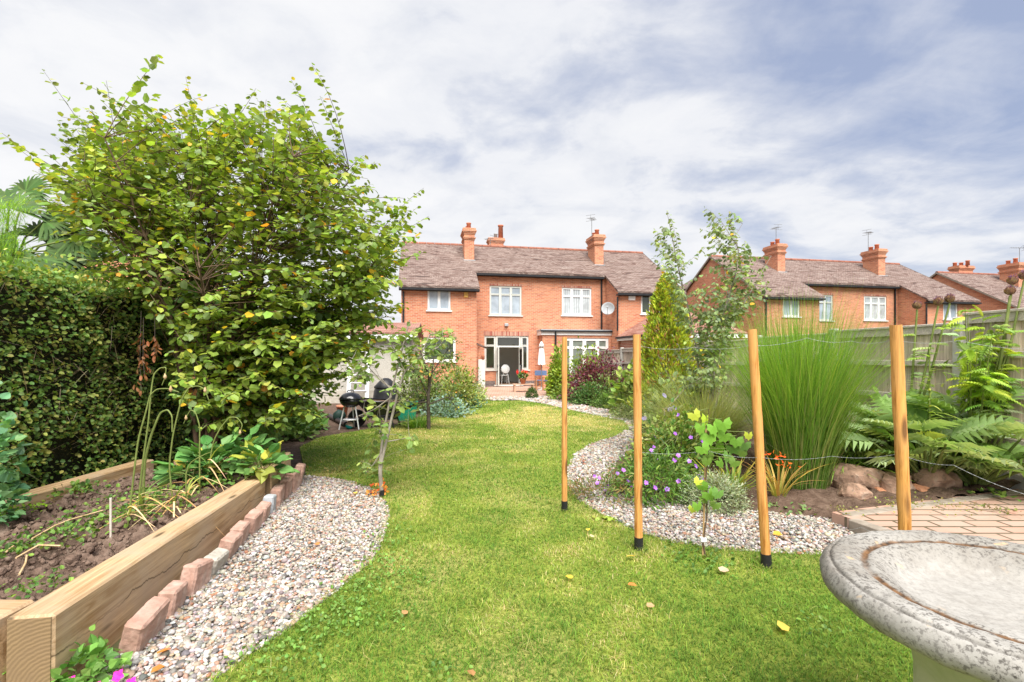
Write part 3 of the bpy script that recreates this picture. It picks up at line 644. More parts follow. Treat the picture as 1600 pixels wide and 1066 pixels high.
def chimney(root, x, y, zb, ztop, w_=.52, d=1.1, pots=2, potmat=None):
    mb = MB(); h = ztop-zb
    mb.box(x-w_/2, x+w_/2, y-d/2, y+d/2, zb, ztop-.62)
    for dz0, dz1, e in ((.62, .55, .04), (.55, .50, .075), (.50, .34, .02), (.34, .27, .05), (.27, .20, .085), (.20, .13, .12), (.13, .02, .085), (.02, 0, .03)):
        mb.box(x-w_/2-e, x+w_/2+e, y-d/2-e, y+d/2+e, ztop-dz0, ztop-dz1)
    o = mb.build('chimney', BRICK, root)
    fl = MB(); fl.box(x-w_/2-.05, x+w_/2+.05, y-d/2-.12, y-d/2+.0, zb+.28, zb+.45); fl.build('lead_flashing', LEAD, o)
    for i in range(pots):
        p = MB(); yy = y+(i-(pots-1)/2)*.42; hh = .34 if i % 2 == 0 else .26
        p.lathe([(.001, ztop-.01), (.13, ztop-.01), (.11, ztop+hh*.8), (.135, ztop+hh*.85), (.135, ztop+hh), (.09, ztop+hh), (.08, ztop+.05), (.001, ztop+.05)], 14, Matrix.Translation((x, yy, 0)))
        p.build('chimney_pot', potmat or POTRED, o)
    return o
def aerial(root, p, h=1.1, L=.7, ang=.6, n=7):
    p = Vector(p); mb = MB(); mb.tube([p, p+Vector((0, 0, h))], .016, 6); d = Vector((math.cos(ang), math.sin(ang), .08)); s_ = Vector((-math.sin(ang), math.cos(ang), 0)); t_ = p+Vector((0, 0, h))
    mb.tube([t_-d*L*.35, t_+d*L*.65], .012, 6)
    for i in range(n):
        c_ = t_+d*L*(-.35+i/(n-1)); w_ = .24-.018*i; mb.tube([c_-s_*w_, c_+s_*w_], .007, 5)
    for z in (-.16, .16): mb.tube([t_-d*L*.3+Vector((0, 0, z))-s_*.26, t_-d*L*.3+Vector((0, 0, z))+s_*.26], .009, 5)
    mb.tube([t_-d*L*.3-Vector((0, 0, .17)), t_-d*L*.3+Vector((0, 0, .17))], .008, 5)
    mb.build('tv_aerial', GREYMET, root)

def house(label, sx, T=0., dz=0., dn=0., feat=(), group='brick houses of the terrace row', hip=None, roof=None, ridge=True, backch=False, ex=0.):
    r_ = thing('brick_house', label, 'house', H(0, dn, dz, T), TH, group)
    roof = roof or ROOF; wl = MB(); zb = -.6 if dz > -.1 else -.2
    door = 'patio_door' in feat; ext = 'extension' in feat
    mh = [(1.03, 2.72, 3.69, 5.22)] if sx < 0 else [(1.155, 2.80, 3.75, 5.22)]
    if door: mh += [(1.08, 2.38, .10, 2.63), (2.3801, 2.985, .87, 2.63), (.656, 1.0799, .87, 2.63)]
    holes_wall(wl, 0, 3.6, zb, zr(0)+.02, 0, mh, sx)
    wh = [(4.83, 5.90, 3.73, 4.76)] + ([(4.59, 6.13, 1.33, 2.47)] if door else [])
    holes_wall(wl, 3.6, 7.1, zb, WE, -PR, wh, sx)
    wl.poly([(sx*3.6, -PR, zb), (sx*3.6, 0, zb), (sx*3.6, 0, zr(0)), (sx*3.6, -PR, WE)])
    Y2 = 2*RY+PR
    wl.poly([(sx*7.1, -PR, zb), (sx*7.1, -PR, WE), (sx*7.1, RY, RZ), (sx*7.1, Y2, WE), (sx*7.1, Y2, zb)])
    wl.poly([(0, Y2, zb), (sx*7.1, Y2, zb), (sx*7.1, Y2, WE), (0, Y2, WE)])
    wall = wl.build('wall', BRICK, r_)
    # roof: slabs a little above the wall heads
    rf = MB(); e = .03
    def sl(x0, x1, y0, y1):
        q = [(sx*x0, y0, zr(y0)+e+.11), (sx*x1, y0, zr(y0)+e+.11), (sx*x1, y1, zr(y1)+e+.11), (sx*x0, y1, zr(y1)+e+.11)]
        rf.slab(q if sx > 0 else q[::-1], .10)
    sl(0, 3.47, -.24, RY); sl(3.4705, 7.22, -PR-.24, RY)
    q = [(0, RY, RZ+e+.108), (sx*7.22, RY, RZ+e+.108), (sx*7.22, Y2+.2, WE-.1+e), (0, Y2+.2, WE-.1+e)]; rf.slab(q if sx > 0 else q[::-1], .10)
    roofo = rf.build('roof', roof, r_)
    if ridge:
        rd = MB(); x = .02
        while x < 7.1: rd.tube([(sx*x, RY, RZ+e+.09), (sx*(x+.43), RY, RZ+e+.09)], .10, 10); x += .45
        rd.build('ridge_tiles', RIDGE, roofo)
    vb = MB(); a = [(sx*7.225, -PR-.24, zr(-PR-.24)+e), (sx*7.225, RY, RZ+e), (sx*7.225, Y2, WE+e)]
    for i in range(2): vb.add([a[i], a[i+1], (a[i+1][0], a[i+1][1], a[i+1][2]+.13), (a[i][0], a[i][1], a[i][2]+.13)], [(0, 1, 2, 3)])
    vb.build('verge', KERB, roofo)
    if hip is not None:
        h = MB(); ap = (hip, RY+3.0, RZ+.85); b = 3.4; zb2 = RZ-1.4
        cs = [(hip-b, RY+3-b+.6, zb2), (hip+b, RY+3-b+.6, zb2), (hip+b, RY+3+b, zb2), (hip-b, RY+3+b, zb2)]
        for i in range(4): h.poly([cs[i], cs[(i+1) % 4], ap])
        ho = h.build('hipped_roof', roof, r_); hr = MB()
        for c_ in cs[:2]: hr.tube([ap, tuple(Vector(ap).lerp(Vector(c_), .98))], .10, 8)
        hr.build('hip_tiles', RIDGE, ho)
    # gutters, fascias, pipes
    gt = MB(); 
    gt.box(min(0, sx*3.42), max(0, sx*3.42), -.32, -.20, zr(-.24)-.08, zr(-.24)+.015); gt.box(min(sx*3.48, sx*7.2), max(sx*3.48, sx*7.2), -PR-.32, -PR-.20, zr(-PR-.24)-.08, zr(-PR-.24)+.015)
    gt.box(min(0, sx*3.42), max(0, sx*3.42), -.20, -.003, zr(-.24)-.10, zr(-.24)-.02); gt.box(min(sx*3.48, sx*7.2), max(sx*3.48, sx*7.2), -PR-.20, -PR-.003, zr(-PR-.24)-.10, zr(-PR-.24)-.02)
    gt.build('gutter', BLACKPL, r_)
    # windows and their soldier courses
    (a, b, c_, d) = mh[0]; window(r_, a, b, c_, d, 0, sx, (1, 1, 1), .46, OFFWHITE if sx < 0 else WHITE, PALEGLASS if sx < 0 else NETGLASS)
    (a2, b2, c2, d2) = wh[0]; window(r_, a2, b2, c2, d2, -PR, sx, (1, 1), 0., WHITE, PALEGLASS if (sx < 0 or T > 1) else DARKGLASS)
    for q in [(min(sx*(a-.02), sx*(b+.02)), max(sx*(a-.02), sx*(b+.02)), -.004, .02, d+.002, d+.10)]+([(-3.02, -.62, -.004, .02, 2.633, 2.86), (-6.17, -4.55, -PR-.004, -PR+.02, 2.473, 2.68)] if door else []): MB().box(*q).build('soldier_course', SOLDIER, r_)
    if sx > 0:
        pipes = [[(3.35, -.07, zr(-.24)-.08), (3.35, -.07, 2.95 if ext else .2)], [(3.52, -PR-.09, WE-.3), (3.52, -PR-.09, 2.85 if ext else .2)]]
        if ext: pipes.append([(.55, -.90, 2.86), (.55, -.90, .1)])
    else: pipes = [[(-7.0, -PR-.09, WE-.3), (-7.0, -PR-.09, .2)]]
    for q in pipes: MB().tube(q, .045, 8).build('downpipe', BLACKPL, r_)
    if door:
        for q in ((-7.1, -3.6, -PR-.012, -PR+.01, .0, .30), (-3.6, -2.42, -.012, .01, 0, .30), (-1.04, 0, -.012, .01, 0, .30)): MB().box(*q).build('plinth', PLINTH, r_)
    chimney(r_, sx*3.65+ex, 1.62, 6.25, 8.42)
    if backch:
        c2_ = chimney(r_, -1.35, 6.6, 7.2, 9.25, .9, .6, 1, LEAD)
        MB().lathe([(.001, 9.2), (.17, 9.2), (.15, 10.05), (.19, 10.08), (.19, 10.15), (.12, 10.15), (.1, 9.6), (.001, 9.6)], 12, Matrix.Translation((-1.02, 6.6, 0))).build('tall_chimney_pot', POTRED, c2_)
    return r_

hl = house('left half of the middle brick pair, with grey french doors standing open on the patio', -1, feat=('patio_door',), hip=-.95, backch=True)
hr_ = house('right half of the middle brick pair, with a satellite dish and a flat-roofed extension', 1, feat=('extension',))
h3 = house('left half of the brick pair beyond the birch tree, showing its gable wall side-on', -1, T=19., hip=-3.3)
h4 = house('right half of the brick pair beyond the birch tree, above the tall ornamental grass', 1, T=19.)
h5 = house('brick house farthest right, a gable end above the fence behind the thistle heads', -1, T=36.6, dz=-.45, ex=1.1)
h6 = house('brick house with an orange roof glimpsed behind the palm and hazel on the left', 1, T=-27.5, dn=9., roof=ROOF_ORANGE)
for hh, p, ang in ((hl, (-1.9, 5.2, 7.6), 2.2), (hr_, (3.3, 1.3, 8.1), .9), (h3, (-3.5, 1.7, 8.3), 1.4), (h4, (3.2, 1.6, 8.3), .4), (h5, (-1.9, 1.6, 8.3), 2.6)):
    aerial(hh, p, 1.25 if hh is not hl else 1.3, .75, ang)
# extra chimney behind the farthest house
chimney(h5, -4.2, 3.6, 7.0, 8.55, 1.2, .6, 3)
# details on the left half: french doors, lamp, alarm box, room behind
sx = -1
fd = window(hl, 2.3801, 2.985, .87, 2.63, 0, -1, (1,), .52, OFFWHITE, CLEAR, .07); fd2 = window(hl, .656, 1.0799, .87, 2.63, 0, -1, (1,), .52, OFFWHITE, CLEAR, .07)
fr_ = MB()
for a, b in ((2.30, 2.38), (1.08, 1.16)): fr_.box(-b, -a, .03, .11, .10, 2.63)
fr_.box(-2.30, -1.16, .032, .11, 2.55, 2.63); fr_.box(-2.30, -1.16, .034, .11, 2.04, 2.12); fr_.box(-2.5, -.98, -.16, .12, .04, .10)
fo = fr_.build('door_frame', OFFWHITE, hl); MB().box(-2.28, -1.18, .07, .082, 2.12, 2.56).build('pane', CLEAR, fo)
def leaf_door(hx, ang):
    M = Matrix.Translation((hx, .04, 0)) @ Matrix.Rotation(ang, 4, 'Z'); d = MB(); W_ = .56
    d.box(0, .075, -.022, .022, .12, 2.03, M); d.box(W_-.075, W_, -.022, .022, .12, 2.03, M); d.box(.075, W_-.075, -.021, .021, .12, .24, M); d.box(.075, W_-.075, -.021, .021, 1.94, 2.03, M)
    o = d.build('door', OFFWHITE, hl); MB().box(.07, W_-.07, -.008, .008, .22, 1.96, M).build('pane', CLEAR, o)
    MB().box(W_-.055, W_-.02, -.06, .06, 1.0, 1.14, M).tube([M @ Vector((W_-.04, -.06, 1.08)), M @ Vector((W_-.15, -.06, 1.08))], .012, 6).build('handle', BLACKPL, o)
leaf_door(-2.30, math.radians(-93)); leaf_door(-1.16, math.radians(-82))
window(hl, 4.59, 6.13, 1.33, 2.47, -PR, -1, (1,), 0., WHITE, DARKGLASS, .07)
rm = MB(); X0, X1, Y0, Y1, Z0, Z1 = -3.45, -.1, .13, 3.0, .09, 2.7
rm.poly([(X0, Y1, Z0), (X1, Y1, Z0), (X1, Y1, Z1), (X0, Y1, Z1)]).poly([(X0, Y0, Z0), (X0, Y1, Z0), (X0, Y1, Z1), (X0, Y0, Z1)]).poly([(X1, Y0, Z0), (X1, Y1, Z0), (X1, Y1, Z1), (X1, Y0, Z1)]).poly([(X0, Y0, Z1), (X1, Y0, Z1), (X1, Y1, Z1), (X0, Y1, Z1)])
ro = rm.build('room', PLASTER, hl); MB().poly([(X0, Y0, Z0), (X1, Y0, Z0), (X1, Y1, Z0), (X0, Y1, Z0)]).build('room_floor', WOODFLOOR, ro)
MB().bbox(-1.95, -1.75, -.14, -.002, 3.12, 3.27, .02).build('security_lamp', LEAD, hl)
MB().bbox(-4.2, -4.0, -PR-.07, -PR-.002, 4.36, 4.62, .015).build('alarm_box', ORANGEBOX, hl)
# details on the right half
MB().bbox(4.12, 4.5, -PR-.09, -PR-.002, 4.40, 4.64, .03).build('alarm_box', WHITE, hr_)
dm = Matrix.Translation((3.6, -.9, 3.98)); dd = MB()
dish = Matrix.Translation((3.28, -1.15, 4.0)) @ Vector((-.45, -.85, .25)).to_track_quat('Z', 'Y').to_matrix().to_4x4()
dd.lathe([(.001, 0), (.14, .02), (.26, .07), (.33, .125), (.34, .12), (.26, .05), (.14, .0), (.001, -.02)], 22, dish)
dd.tube([(3.598, -1.0, 3.9), (3.35, -1.1, 3.93)], .025, 6); dd.tube([dish @ Vector((0, -.33, .1)), dish @ Vector((0, -.06, .42))], .012, 6); dd.lathe([(.001, 0), (.035, 0), (.035, .09), (.001, .09)], 8, dish @ Matrix.Translation((0, -.06, .40)))
dd.build('satellite_dish', LEAD, hr_)
ew = MB(); EY = -.8
holes_wall(ew, -.12, 3.595, -.2, 2.72, EY, [(.98, 3.45, .1, 2.52)], 1); ew.poly([(-.12, EY, -.2), (-.12, -.001, -.2), (-.12, -.001, 2.72), (-.12, EY, 2.72)])
eo = ew.build('extension', BRICK, hr_)
MB().box(-.22, 3.597, EY-.10, -.003, 2.86, 2.95).build('flat_roof', LEAD, eo); MB().box(-.2, 3.596, EY-.06, -.01, 2.66, 2.857).build('fascia', WHITE, eo)
MB().box(-.25, 3.59, EY-.17, EY-.10, 2.82, 2.90).build('gutter', BLACKPL, eo)
window(hr_, .98, 3.45, .1, 2.52, EY, 1, (.62, 1., 1., .85), .52, WHITE, glassmat('grey_green_pane', (.17, .20, .17)), .11)
ew = MB(); EX0, EX1, EYa, EYb = 3.72, 6.9, -6.6, -PR-.004
ew.poly([(EX0, EYa, -.2), (EX0, EYb, -.2), (EX0, EYb, 2.55), (EX0, EYa, 2.55)]).poly([(EX0, EYa, -.2), (EX1, EYa, -.2), (EX1, EYa, 2.55), (EX0, EYa, 2.55)]).poly([(EX1, EYa, -.2), (EX1, EYb, -.2), (EX1, EYb, 2.55), (EX1, EYa, 2.55)])
eo2 = ew.build('rear_extension', BRICK_RED, hr_)
rf = MB(); a0, a1, b0, b1, zm, ze = EX0-.22, EX1+.22, EYa-.22, EYb-.002, 3.65, 2.56; xm = (EX0+EX1)/2
rf.slab([(a0, b0, ze), (xm, b0+1.7, zm), (xm, b1, zm), (a0, b1, ze)][::-1], .05); rf.slab([(a0, b0, ze), (a1, b0, ze), (xm, b0+1.7, zm)], .05); rf.slab([(a1, b0, ze), (a1, b1, ze), (xm, b1, zm), (xm, b0+1.7, zm)], .05)
rr_ = rf.build('hipped_roof', ROOF_RED, eo2)
MB().tube([(a0, b0, ze+.02), (xm, b0+1.7, zm+.02), (xm, b1-.05, zm+.02)], .07, 8).build('hip_tiles', KERB, rr_)
MB().box(a0+.02, a0+.1, b0, b1, ze-.22, ze-.055).box(a0+.11, a1, b0+.02, b0+.1, ze-.22, ze-.055).build('fascia', WHITE, eo2)
MB().box(a0-.07, a0+.018, b0, b1, ze-.11, ze-.02).build('gutter', BLACKPL, eo2)
# ------------------------------------------------------------------ garage, fence
gp = Vector((-7.55, 16.0, 0)); ga = math.radians(8)
g_ = thing('garage', 'pebbledashed garage with white fascia and low tiled roof beside the brick houses', 'garage', gp, ga)
mb = MB(); W_, D_, Hh = 4.15, 5.0, 2.35
mb.poly([(0, 0, -.1), (W_, 0, -.1), (W_, 0, Hh), (0, 0, Hh)]).poly([(W_, 0, -.1), (W_, D_, -.1), (W_, D_, Hh), (W_, D_/2, 2.82), (W_, 0, Hh)]).poly([(0, 0, -.1), (0, D_, -.1), (0, D_, Hh), (0, D_/2, 2.82), (0, 0, Hh)]).poly([(0, D_, -.1), (W_, D_, -.1), (W_, D_, Hh), (0, D_, Hh)])
mb.build('wall', PEBBLEDASH, g_)
mb = MB(); mb.slab([(-.2, -.25, Hh+.03), (W_+.2, -.25, Hh+.03), (W_+.2, D_/2, 2.9), (-.2, D_/2, 2.9)], .06); mb.slab([(-.2, D_/2, 2.9), (W_+.2, D_/2, 2.9), (W_+.2, D_+.25, Hh+.03), (-.2, D_+.25, Hh+.03)], .06); mb.build('roof', ROOF_RED, g_)
MB().box(-.2, W_+.2, -.24, -.19, Hh-.2, Hh-.035).build('fascia', WHITE, g_)
MB().box(0, W_, -.02, -.002, -.05, .42).build('plinth', GREYBLOCK, g_)

FP = [(6.05, 2.55)]; y = 4.32
pts = [3.2, 4.55, 5.98, 7.9, 9.75, 11.6, 13.45, 15.3, 17.15, 19.3, 21.4]
tops = [2.2, 2.13, 2.02, 1.98, 1.95, 1.92, 1.90, 1.87, 1.83, 1.62]
fe = thing('fence', 'long weathered grey board fence with concrete posts down the right side of the garden', 'fence', (fence_x(6), 6, 0))
inv = Matrix.Translation((-fence_x(6), -6, 0))
for i in range(len(pts)-1):
    ya, yb_ = pts[i], pts[i+1]; a, b = Vector((fence_x(ya), ya, 0)), Vector((fence_x(yb_), yb_, 0)); d = (b-a); L = d.length; d.normalize(); s_ = Vector((-d.y, d.x, 0))   # s_ points to the garden side
    M = inv @ Matrix.Translation(a) @ Matrix(((d.x, s_.x, 0), (d.y, s_.y, 0), (0, 0, 1))).to_4x4(); t_ = tops[i]
    pm = MB(); x = .07; j = 0
    while x < L-.08:
        wd = min(.135, L-.07-x); dz = random.uniform(-.006, .006); pm.box(x, x+wd-.004, -.034-.013*(j % 2), -.018-.013*(j % 2)+random.uniform(0, .004), .28, t_-.04+dz, M); x += .125; j += 1
    pn_ = pm.build('fence_panel', FENCEW, fe)
    rl = MB()
    for z in (t_-.52, t_-.98, t_-1.5): rl.bbox(.06, L-.06, -.010, .035, z-.04, z+.04, .008, M)
    rl.bbox(.05, L-.05, -.05, .03, t_-.04, t_-.005, .006, M); rl.box(.06, L-.06, -.006, .014, t_-.14, t_-.042, M)
    rl.build('rail', RAILW, pn_)
    MB().box(.05, L-.05, -.035, .005, -.05, .275, M).build('gravel_board', CONCRETE, fe)
    MB().bbox(-.055, .055, -.06, .05, -.1, t_+.06, .012, M).build('post', CONCRETE, fe)

# ------------------------------------------------------------------ sleepers, edging blocks
def sleeper(label, a, b, wdt, h, za, zb, group='timber sleepers round the raised bed', endcap=True):
    """lies from a to b (its right-hand edge when looking from a to b), top heights za, zb"""
    a, b = Vector((*a, 0)), Vector((*b, 0)); d = b-a; L = d.length; dz = math.asin((zb-za)/L)
    o = thing('timber_sleeper', label, 'timber sleeper', a, math.atan2(d.y, d.x), group)
    M = Matrix.Translation((0, 0, za)) @ Matrix.Rotation(-dz, 4, 'Y')
    MB().bbox(0, L, 0, wdt, -h, 0, .012, M).build('beam', SLEEPER, o)
    if endcap: 
        e = MB().bbox(-.004, .002, .010, wdt-.010, -h+.01, -.010, .001, M @ Matrix.Translation((0, 0, 0)))
        e.build('cut_end', ENDGRAIN, o)
    return o
sleeper('long pale oak sleeper nearest the gravel, running away from the camera', (-2.15, 2.27), (-2.57, 5.05), .20, .46, .385, .335)
sleeper('short sleeper at the far end of the gravel side, partly under yellowing leaves', (-2.53, 5.08), (-2.72, 5.95), .20, .5, .40, .42)
sleeper('sleeper under the hedge along the back of the raised bed', (-4.26, 2.0), (-4.25, 5.75), .18, .45, .37, .37)
sleeper('cut sleeper across the near end of the raised bed, butting the long one', (-4.2, 2.24), (-2.40, 2.24), .20, .46, .375, .375, endcap=False)
sleeper('sleeper across the far end of the raised bed, behind the onion stems', (-4.05, 5.78), (-2.95, 5.78), .18, .45, .36, .36)
BL = [(0, .30, .22, 'large tilted pinkish edging block nearest the camera', REDBLOCK), (.36, .21, .20, 'second pink edging block, lying at a slant', REDBLOCK), (.62, .23, .21, 'tall pink edging block with a tiny weed on top', REDBLOCK),
      (.90, .22, .19, 'pale grey-buff edging block, the nearer of two grey ones', GREYBLOCK), (1.18, .22, .19, 'buff edging block with a pale side just past the grey one', REDBLOCK), (1.46, .24, .20, 'dull brown-pink edging block halfway along the sleeper', REDBLOCK),
      (1.76, .22, .20, 'pale pink edging block before the middle of the row', REDBLOCK), (2.03, .22, .21, 'bright pink edging block just nearer than the blue-grey one', REDBLOCK), (2.30, .17, .22, 'blue-grey edging block standing on end', LEAD), (2.55, .22, .22, 'pink edging block just past the blue-grey one', REDBLOCK),
      (2.84, .23, .20, 'edging block below the hanging yellow leaf', REDBLOCK), (3.12, .22, .24, 'last but one edging block at the far end of the row', REDBLOCK), (3.36, .2, .27, 'farthest edging block at the corner of the sleeper bed', REDBLOCK)]
A0, B0 = Vector((-2.075, 2.55, 0)), Vector((-2.70, 6.1, 0)); dd_ = (B0-A0).normalized(); ang = math.atan2(dd_.y, dd_.x)
for i, (q, ln, hh, lab, mt) in enumerate(BL):
    p = A0+dd_*q*.985; tilt = random.uniform(-.10, .10) + (-.22 if i == 0 else .16 if i == 1 else .1 if i == 2 else 0); lean = random.uniform(.06, .30); hh *= random.uniform(.86, 1.12); ln *= random.uniform(.86, 1.04)
    o = thing('edging_block', lab, 'edging block', p, ang+random.uniform(-.13, .13), 'concrete blocks edging the sleeper')
    M = Matrix.Rotation(lean, 4, 'X') @ Matrix.Rotation(tilt, 4, 'Y')
    mb = MB().bbox(0, ln, -.085, .015, -.05, hh, .012, M); b_ = mb.build('block', mt, o)
    b_.modifiers.new('sub', 'SUBSURF').subdivision_type = 'SIMPLE'; b_.modifiers['sub'].levels = b_.modifiers['sub'].render_levels = 4
    tx = bpy.data.textures.new('rough', 'CLOUDS'); tx.noise_scale = .05; dsp = b_.modifiers.new('rough', 'DISPLACE'); dsp.texture = tx; dsp.strength = .013; dsp.texture_coords = 'GLOBAL'

# ------------------------------------------------------------------ stakes and wires
def stake(label, base, top, r=.0325):
    base, top = Vector(base), Vector(top); o = thing('wooden_stake', label, 'stake', base, 0, 'round timber stakes carrying the wires')
    d = top-base; n = 16; mb = MB(); pts_ = [d*(i/n)+Vector((random.uniform(-.0015, .0015), random.uniform(-.0015, .0015), 0)) for i in range(n+1)]; rs = [r*(1+random.uniform(-.045, .045)) for _ in pts_]; rs[-1] *= .96
    mb.tube(pts_, rs, 16); 
    mb.build('pole', STAKE, o)
    s_ = MB(); dn = d.normalized(); s_.tube([dn*-.05, dn*.115], [r*1.14, r*1.12], 16); 
    s_.build('black_sleeve', BLACKPL, o); return o
stake('slim orange stake farthest left, nearest the house patio', G(882, 800), P(882, 527, 4.95), .029)
stake('orange stake standing left of the purple geraniums, second from the left', G(998, 861), P(995, 523, 3.98))
stake('leaning orange stake between the vine and the tall grass', G(1198, 889), P(1175, 515, 3.66), .034)
stake('thick orange stake beside the stone bird bath, with a long crack', (2.58, 3.15, 0), (2.50, 3.15, 1.80), .036)
def wire(label, pts_, r=.0022, knots=True):
    pts_ = [Vector(p) for p in pts_]; out = []
    for i in range(len(pts_)-1):
        for j in range(8):
            t_ = j/8; sag = -.02*4*t_*(1-t_); out.append(pts_[i].lerp(pts_[i+1], t_)+Vector((0, 0, sag)))
    out.append(pts_[-1]); mb = MB()
    for ph in (0, math.pi):           # two twisted strands
        dense = []
        for i in range(len(out)-1):
            for j in range(5):
                p = out[i].lerp(out[i+1], j/5); q = (i*5+j)*1.1+ph; dense.append(p+Vector((0, math.cos(q), math.sin(q)))*r*.32)
        mb.tube(dense, r*.30, 5)
    o = mb.build('wire', WIRE); return tag(o, label, 'wire', 'fence wires strung between the stakes')
wire('top wire strung between the stakes, bowed over the tall grass', [P(1000, 541, 3.97), P(1085, 543, 3.83), P(1172, 540, 3.65), P(1262, 528, 3.5), P(1330, 533, 3.35), P(1394, 531, 3.16), P(1500, 532, 2.95), P(1640, 545, 2.7)])
wire('middle wire strung in front of the vine leaves and bird bath rocks', [P(1003, 707, 3.97), P(1105, 704, 3.8), P(1188, 715, 3.62), P(1300, 713, 3.4), P(1405, 709, 3.15), P(1490, 727, 2.95), P(1640, 783, 2.7)], .0023)
wire('lowest wire, slack across the gravel towards the terrace kerb', [P(1192, 800, 3.62), P(1300, 823, 3.42), P(1345, 824, 3.3), P(1408, 836, 3.15)], .0018)

# ------------------------------------------------------------------ bird bath
bb = thing('bird_bath', 'lichen-stained round stone bird bath on a pedestal in the near right corner', 'bird bath', (1.62, 1.53, .035))
prof = [(.001, .735), (.15, .735), (.26, .742), (.30, .757), (.335, .795), (.37, .818), (.395, .825), (.409, .812), (.423, .826), (.455, .835), (.492, .836), (.507, .832), (.511, .822), (.515, .821), (.520, .826), (.532, .818), (.545, .795), (.548, .775), (.540, .750), (.515, .730), (.46, .712), (.40, .70), (.37, .69), (.001, .69)]
bo = MB().lathe(prof, 96).build('bowl', LICHEN, bb, uv=False); sb = bo.modifiers.new('sub', 'SUBSURF'); sb.levels = sb.render_levels = 2
tx = bpy.data.textures.new('stone', 'CLOUDS'); tx.noise_scale = .06; dsp = bo.modifiers.new('d', 'DISPLACE'); dsp.texture = tx; dsp.strength = .010; dsp.mid_level = .5
MB().lathe([(.001, -.02), (.40, -.02), (.36, .08), (.33, .11), (.29, .14), (.27, .3), (.27, .5), (.29, .62), (.345, .70), (.001, .70)], 64).build('pedestal', PEDESTAL, bb, uv=False)

# ------------------------------------------------------------------ things by the garage
def at(px, py, z=0): return G(px, py, z)
p = at(548, 671); o = thing('kettle_barbecue', 'round black kettle barbecue on thin legs in front of the garage', 'barbecue', p)
MB().lathe([(.001, .48), (.10, .485), (.18, .53), (.225, .60), (.235, .655), (.228, .655), (.001, .645)], 28).build('bowl', ENAMEL, o)
ld = MB().lathe([(.001, .81), (.09, .80), (.17, .765), (.222, .71), (.245, .672), (.245, .657), (.001, .657)], 28).build('lid', ENAMEL, o)
MB().tube([(-.07, 0, .81), (-.06, 0, .85), (.06, 0, .85), (.07, 0, .81)], .013, 8).build('handle', BLACKPL, ld)
for i, (x, y, q) in enumerate(((-.20, -.12, 0), (.20, -.10, 0), (.0, .22, 0))): MB().tube([(x*.55, y*.55, .54), (x*1.05, y*1.05, .01)], .014, 8).build('leg', ALU, o)
MB().lathe([(.001, .20), (.16, .205), (.17, .225), (.001, .22)], 20).build('ash_tray', ALU, o)
p = at(600, 668); o = thing('wheelbarrow', 'black wheelbarrow with long handles standing by the green crate', 'wheelbarrow', p, math.radians(-4))
t_ = MB(); a_ = [(-.55, -.30, .62), (.42, -.30, .58), (.42, .30, .58), (-.55, .30, .62)]; b_ = [(-.25, -.2, .27), (.30, -.2, .24), (.30, .2, .24), (-.25, .2, .27)]
t_.add(a_+b_, [(4, 5, 6, 7), (0, 1, 5, 4), (1, 2, 6, 5), (2, 3, 7, 6), (3, 0, 4, 7)]); t_.tube(a_+[a_[0]], .017, 6); t_.build('tray', ENAMEL, o)
MB().add([(-.50, -.26, .60), (.38, -.26, .565), (.38, .26, .565), (-.50, .26, .60)], [(0, 1, 2, 3)]).build('compost_load', SOIL2, o)
for sy in (-.26, .26): MB().tube([(-.62, sy*.4, .20), (.25, sy, .30), (.95, sy*1.15, .64)], .02, 8).build('handle', BLACKPL, o)
for sy in (-.2, .2): MB().tube([(.22, sy, .28), (.30, sy*1.1, .01)], .018, 8).build('leg', BLACKPL, o)
MB().lathe([(.06, -.05), (.17, -.055), (.20, -.03), (.20, .03), (.17, .055), (.06, .05), (.06, -.05)], 20, Matrix.Translation((-.62, 0, .20)) @ Matrix.Rotation(math.pi/2, 4, 'X')).build('wheel', BLACKPL, o)
p = at(636, 656); o = thing('plastic_crate', 'green plastic storage crate behind the wheelbarrow handles', 'crate', p, .15)
MB().add([(-.20, -.2, 0), (.2, -.2, 0), (.2, .2, 0), (-.2, .2, 0), (-.25, -.25, .42), (.25, -.25, .42), (.25, .25, .42), (-.25, .25, .42)], [(0, 1, 5, 4), (1, 2, 6, 5), (2, 3, 7, 6), (3, 0, 4, 7), (0, 3, 2, 1)]).build('box', GREENPL, o)
mb = MB(); [mb.box(*q) for q in ((-.27, .27, -.27, -.245, .40, .44), (-.27, .27, .245, .27, .40, .44), (-.27, -.245, -.245, .245, .40, .44), (.245, .27, -.245, .245, .40, .44))]; mb.build('rim', GREENPL, o)
p = at(603, 654); o = thing('compost_bin', 'dark compost bin with a peaked lid behind the wheelbarrow', 'compost bin', p)
MB().lathe([(.36, 0), (.34, .35), (.30, .7), (.27, .78)], 24).build('body', BLACKPL, o); MB().lathe([(.29, .78), (.30, .81), (.12, 1.0), (.06, 1.03), (.001, 1.03)], 24).build('lid', BLACKPL, o)
p = at(558, 633); o = thing('ladder', 'white metal ladder leaning against the pebbledashed garage wall', 'ladder', (p.x, p.y-.05, 0), ga)
lean = Matrix.Rotation(math.radians(-11), 4, 'X')
for dx, h0, yy in ((0, 2.15, 0), (.06, 1.4, -.06)):
    for sx_ in (-.29, .29): MB().box(sx_+dx-.035, sx_+dx+.035, yy-.02, yy+.02, 0, h0, lean).build('rail', ALU, o)
    z = .2
    while z < h0-.05: MB().tube([lean @ Vector((dx-.27, yy, z)), lean @ Vector((dx+.27, yy, z))], .022, 8).build('rung', ALU, o); z += .26
a_, b_ = at(514, 654), at(541, 668); o = MB().tube([a_+Vector((0, 0, .07)), b_+Vector((0, 0, .07))], .06, 14).build('drainpipe', BLACKPL); tag(o, 'length of black plastic pipe lying on the ground by the barbecue', 'pipe')
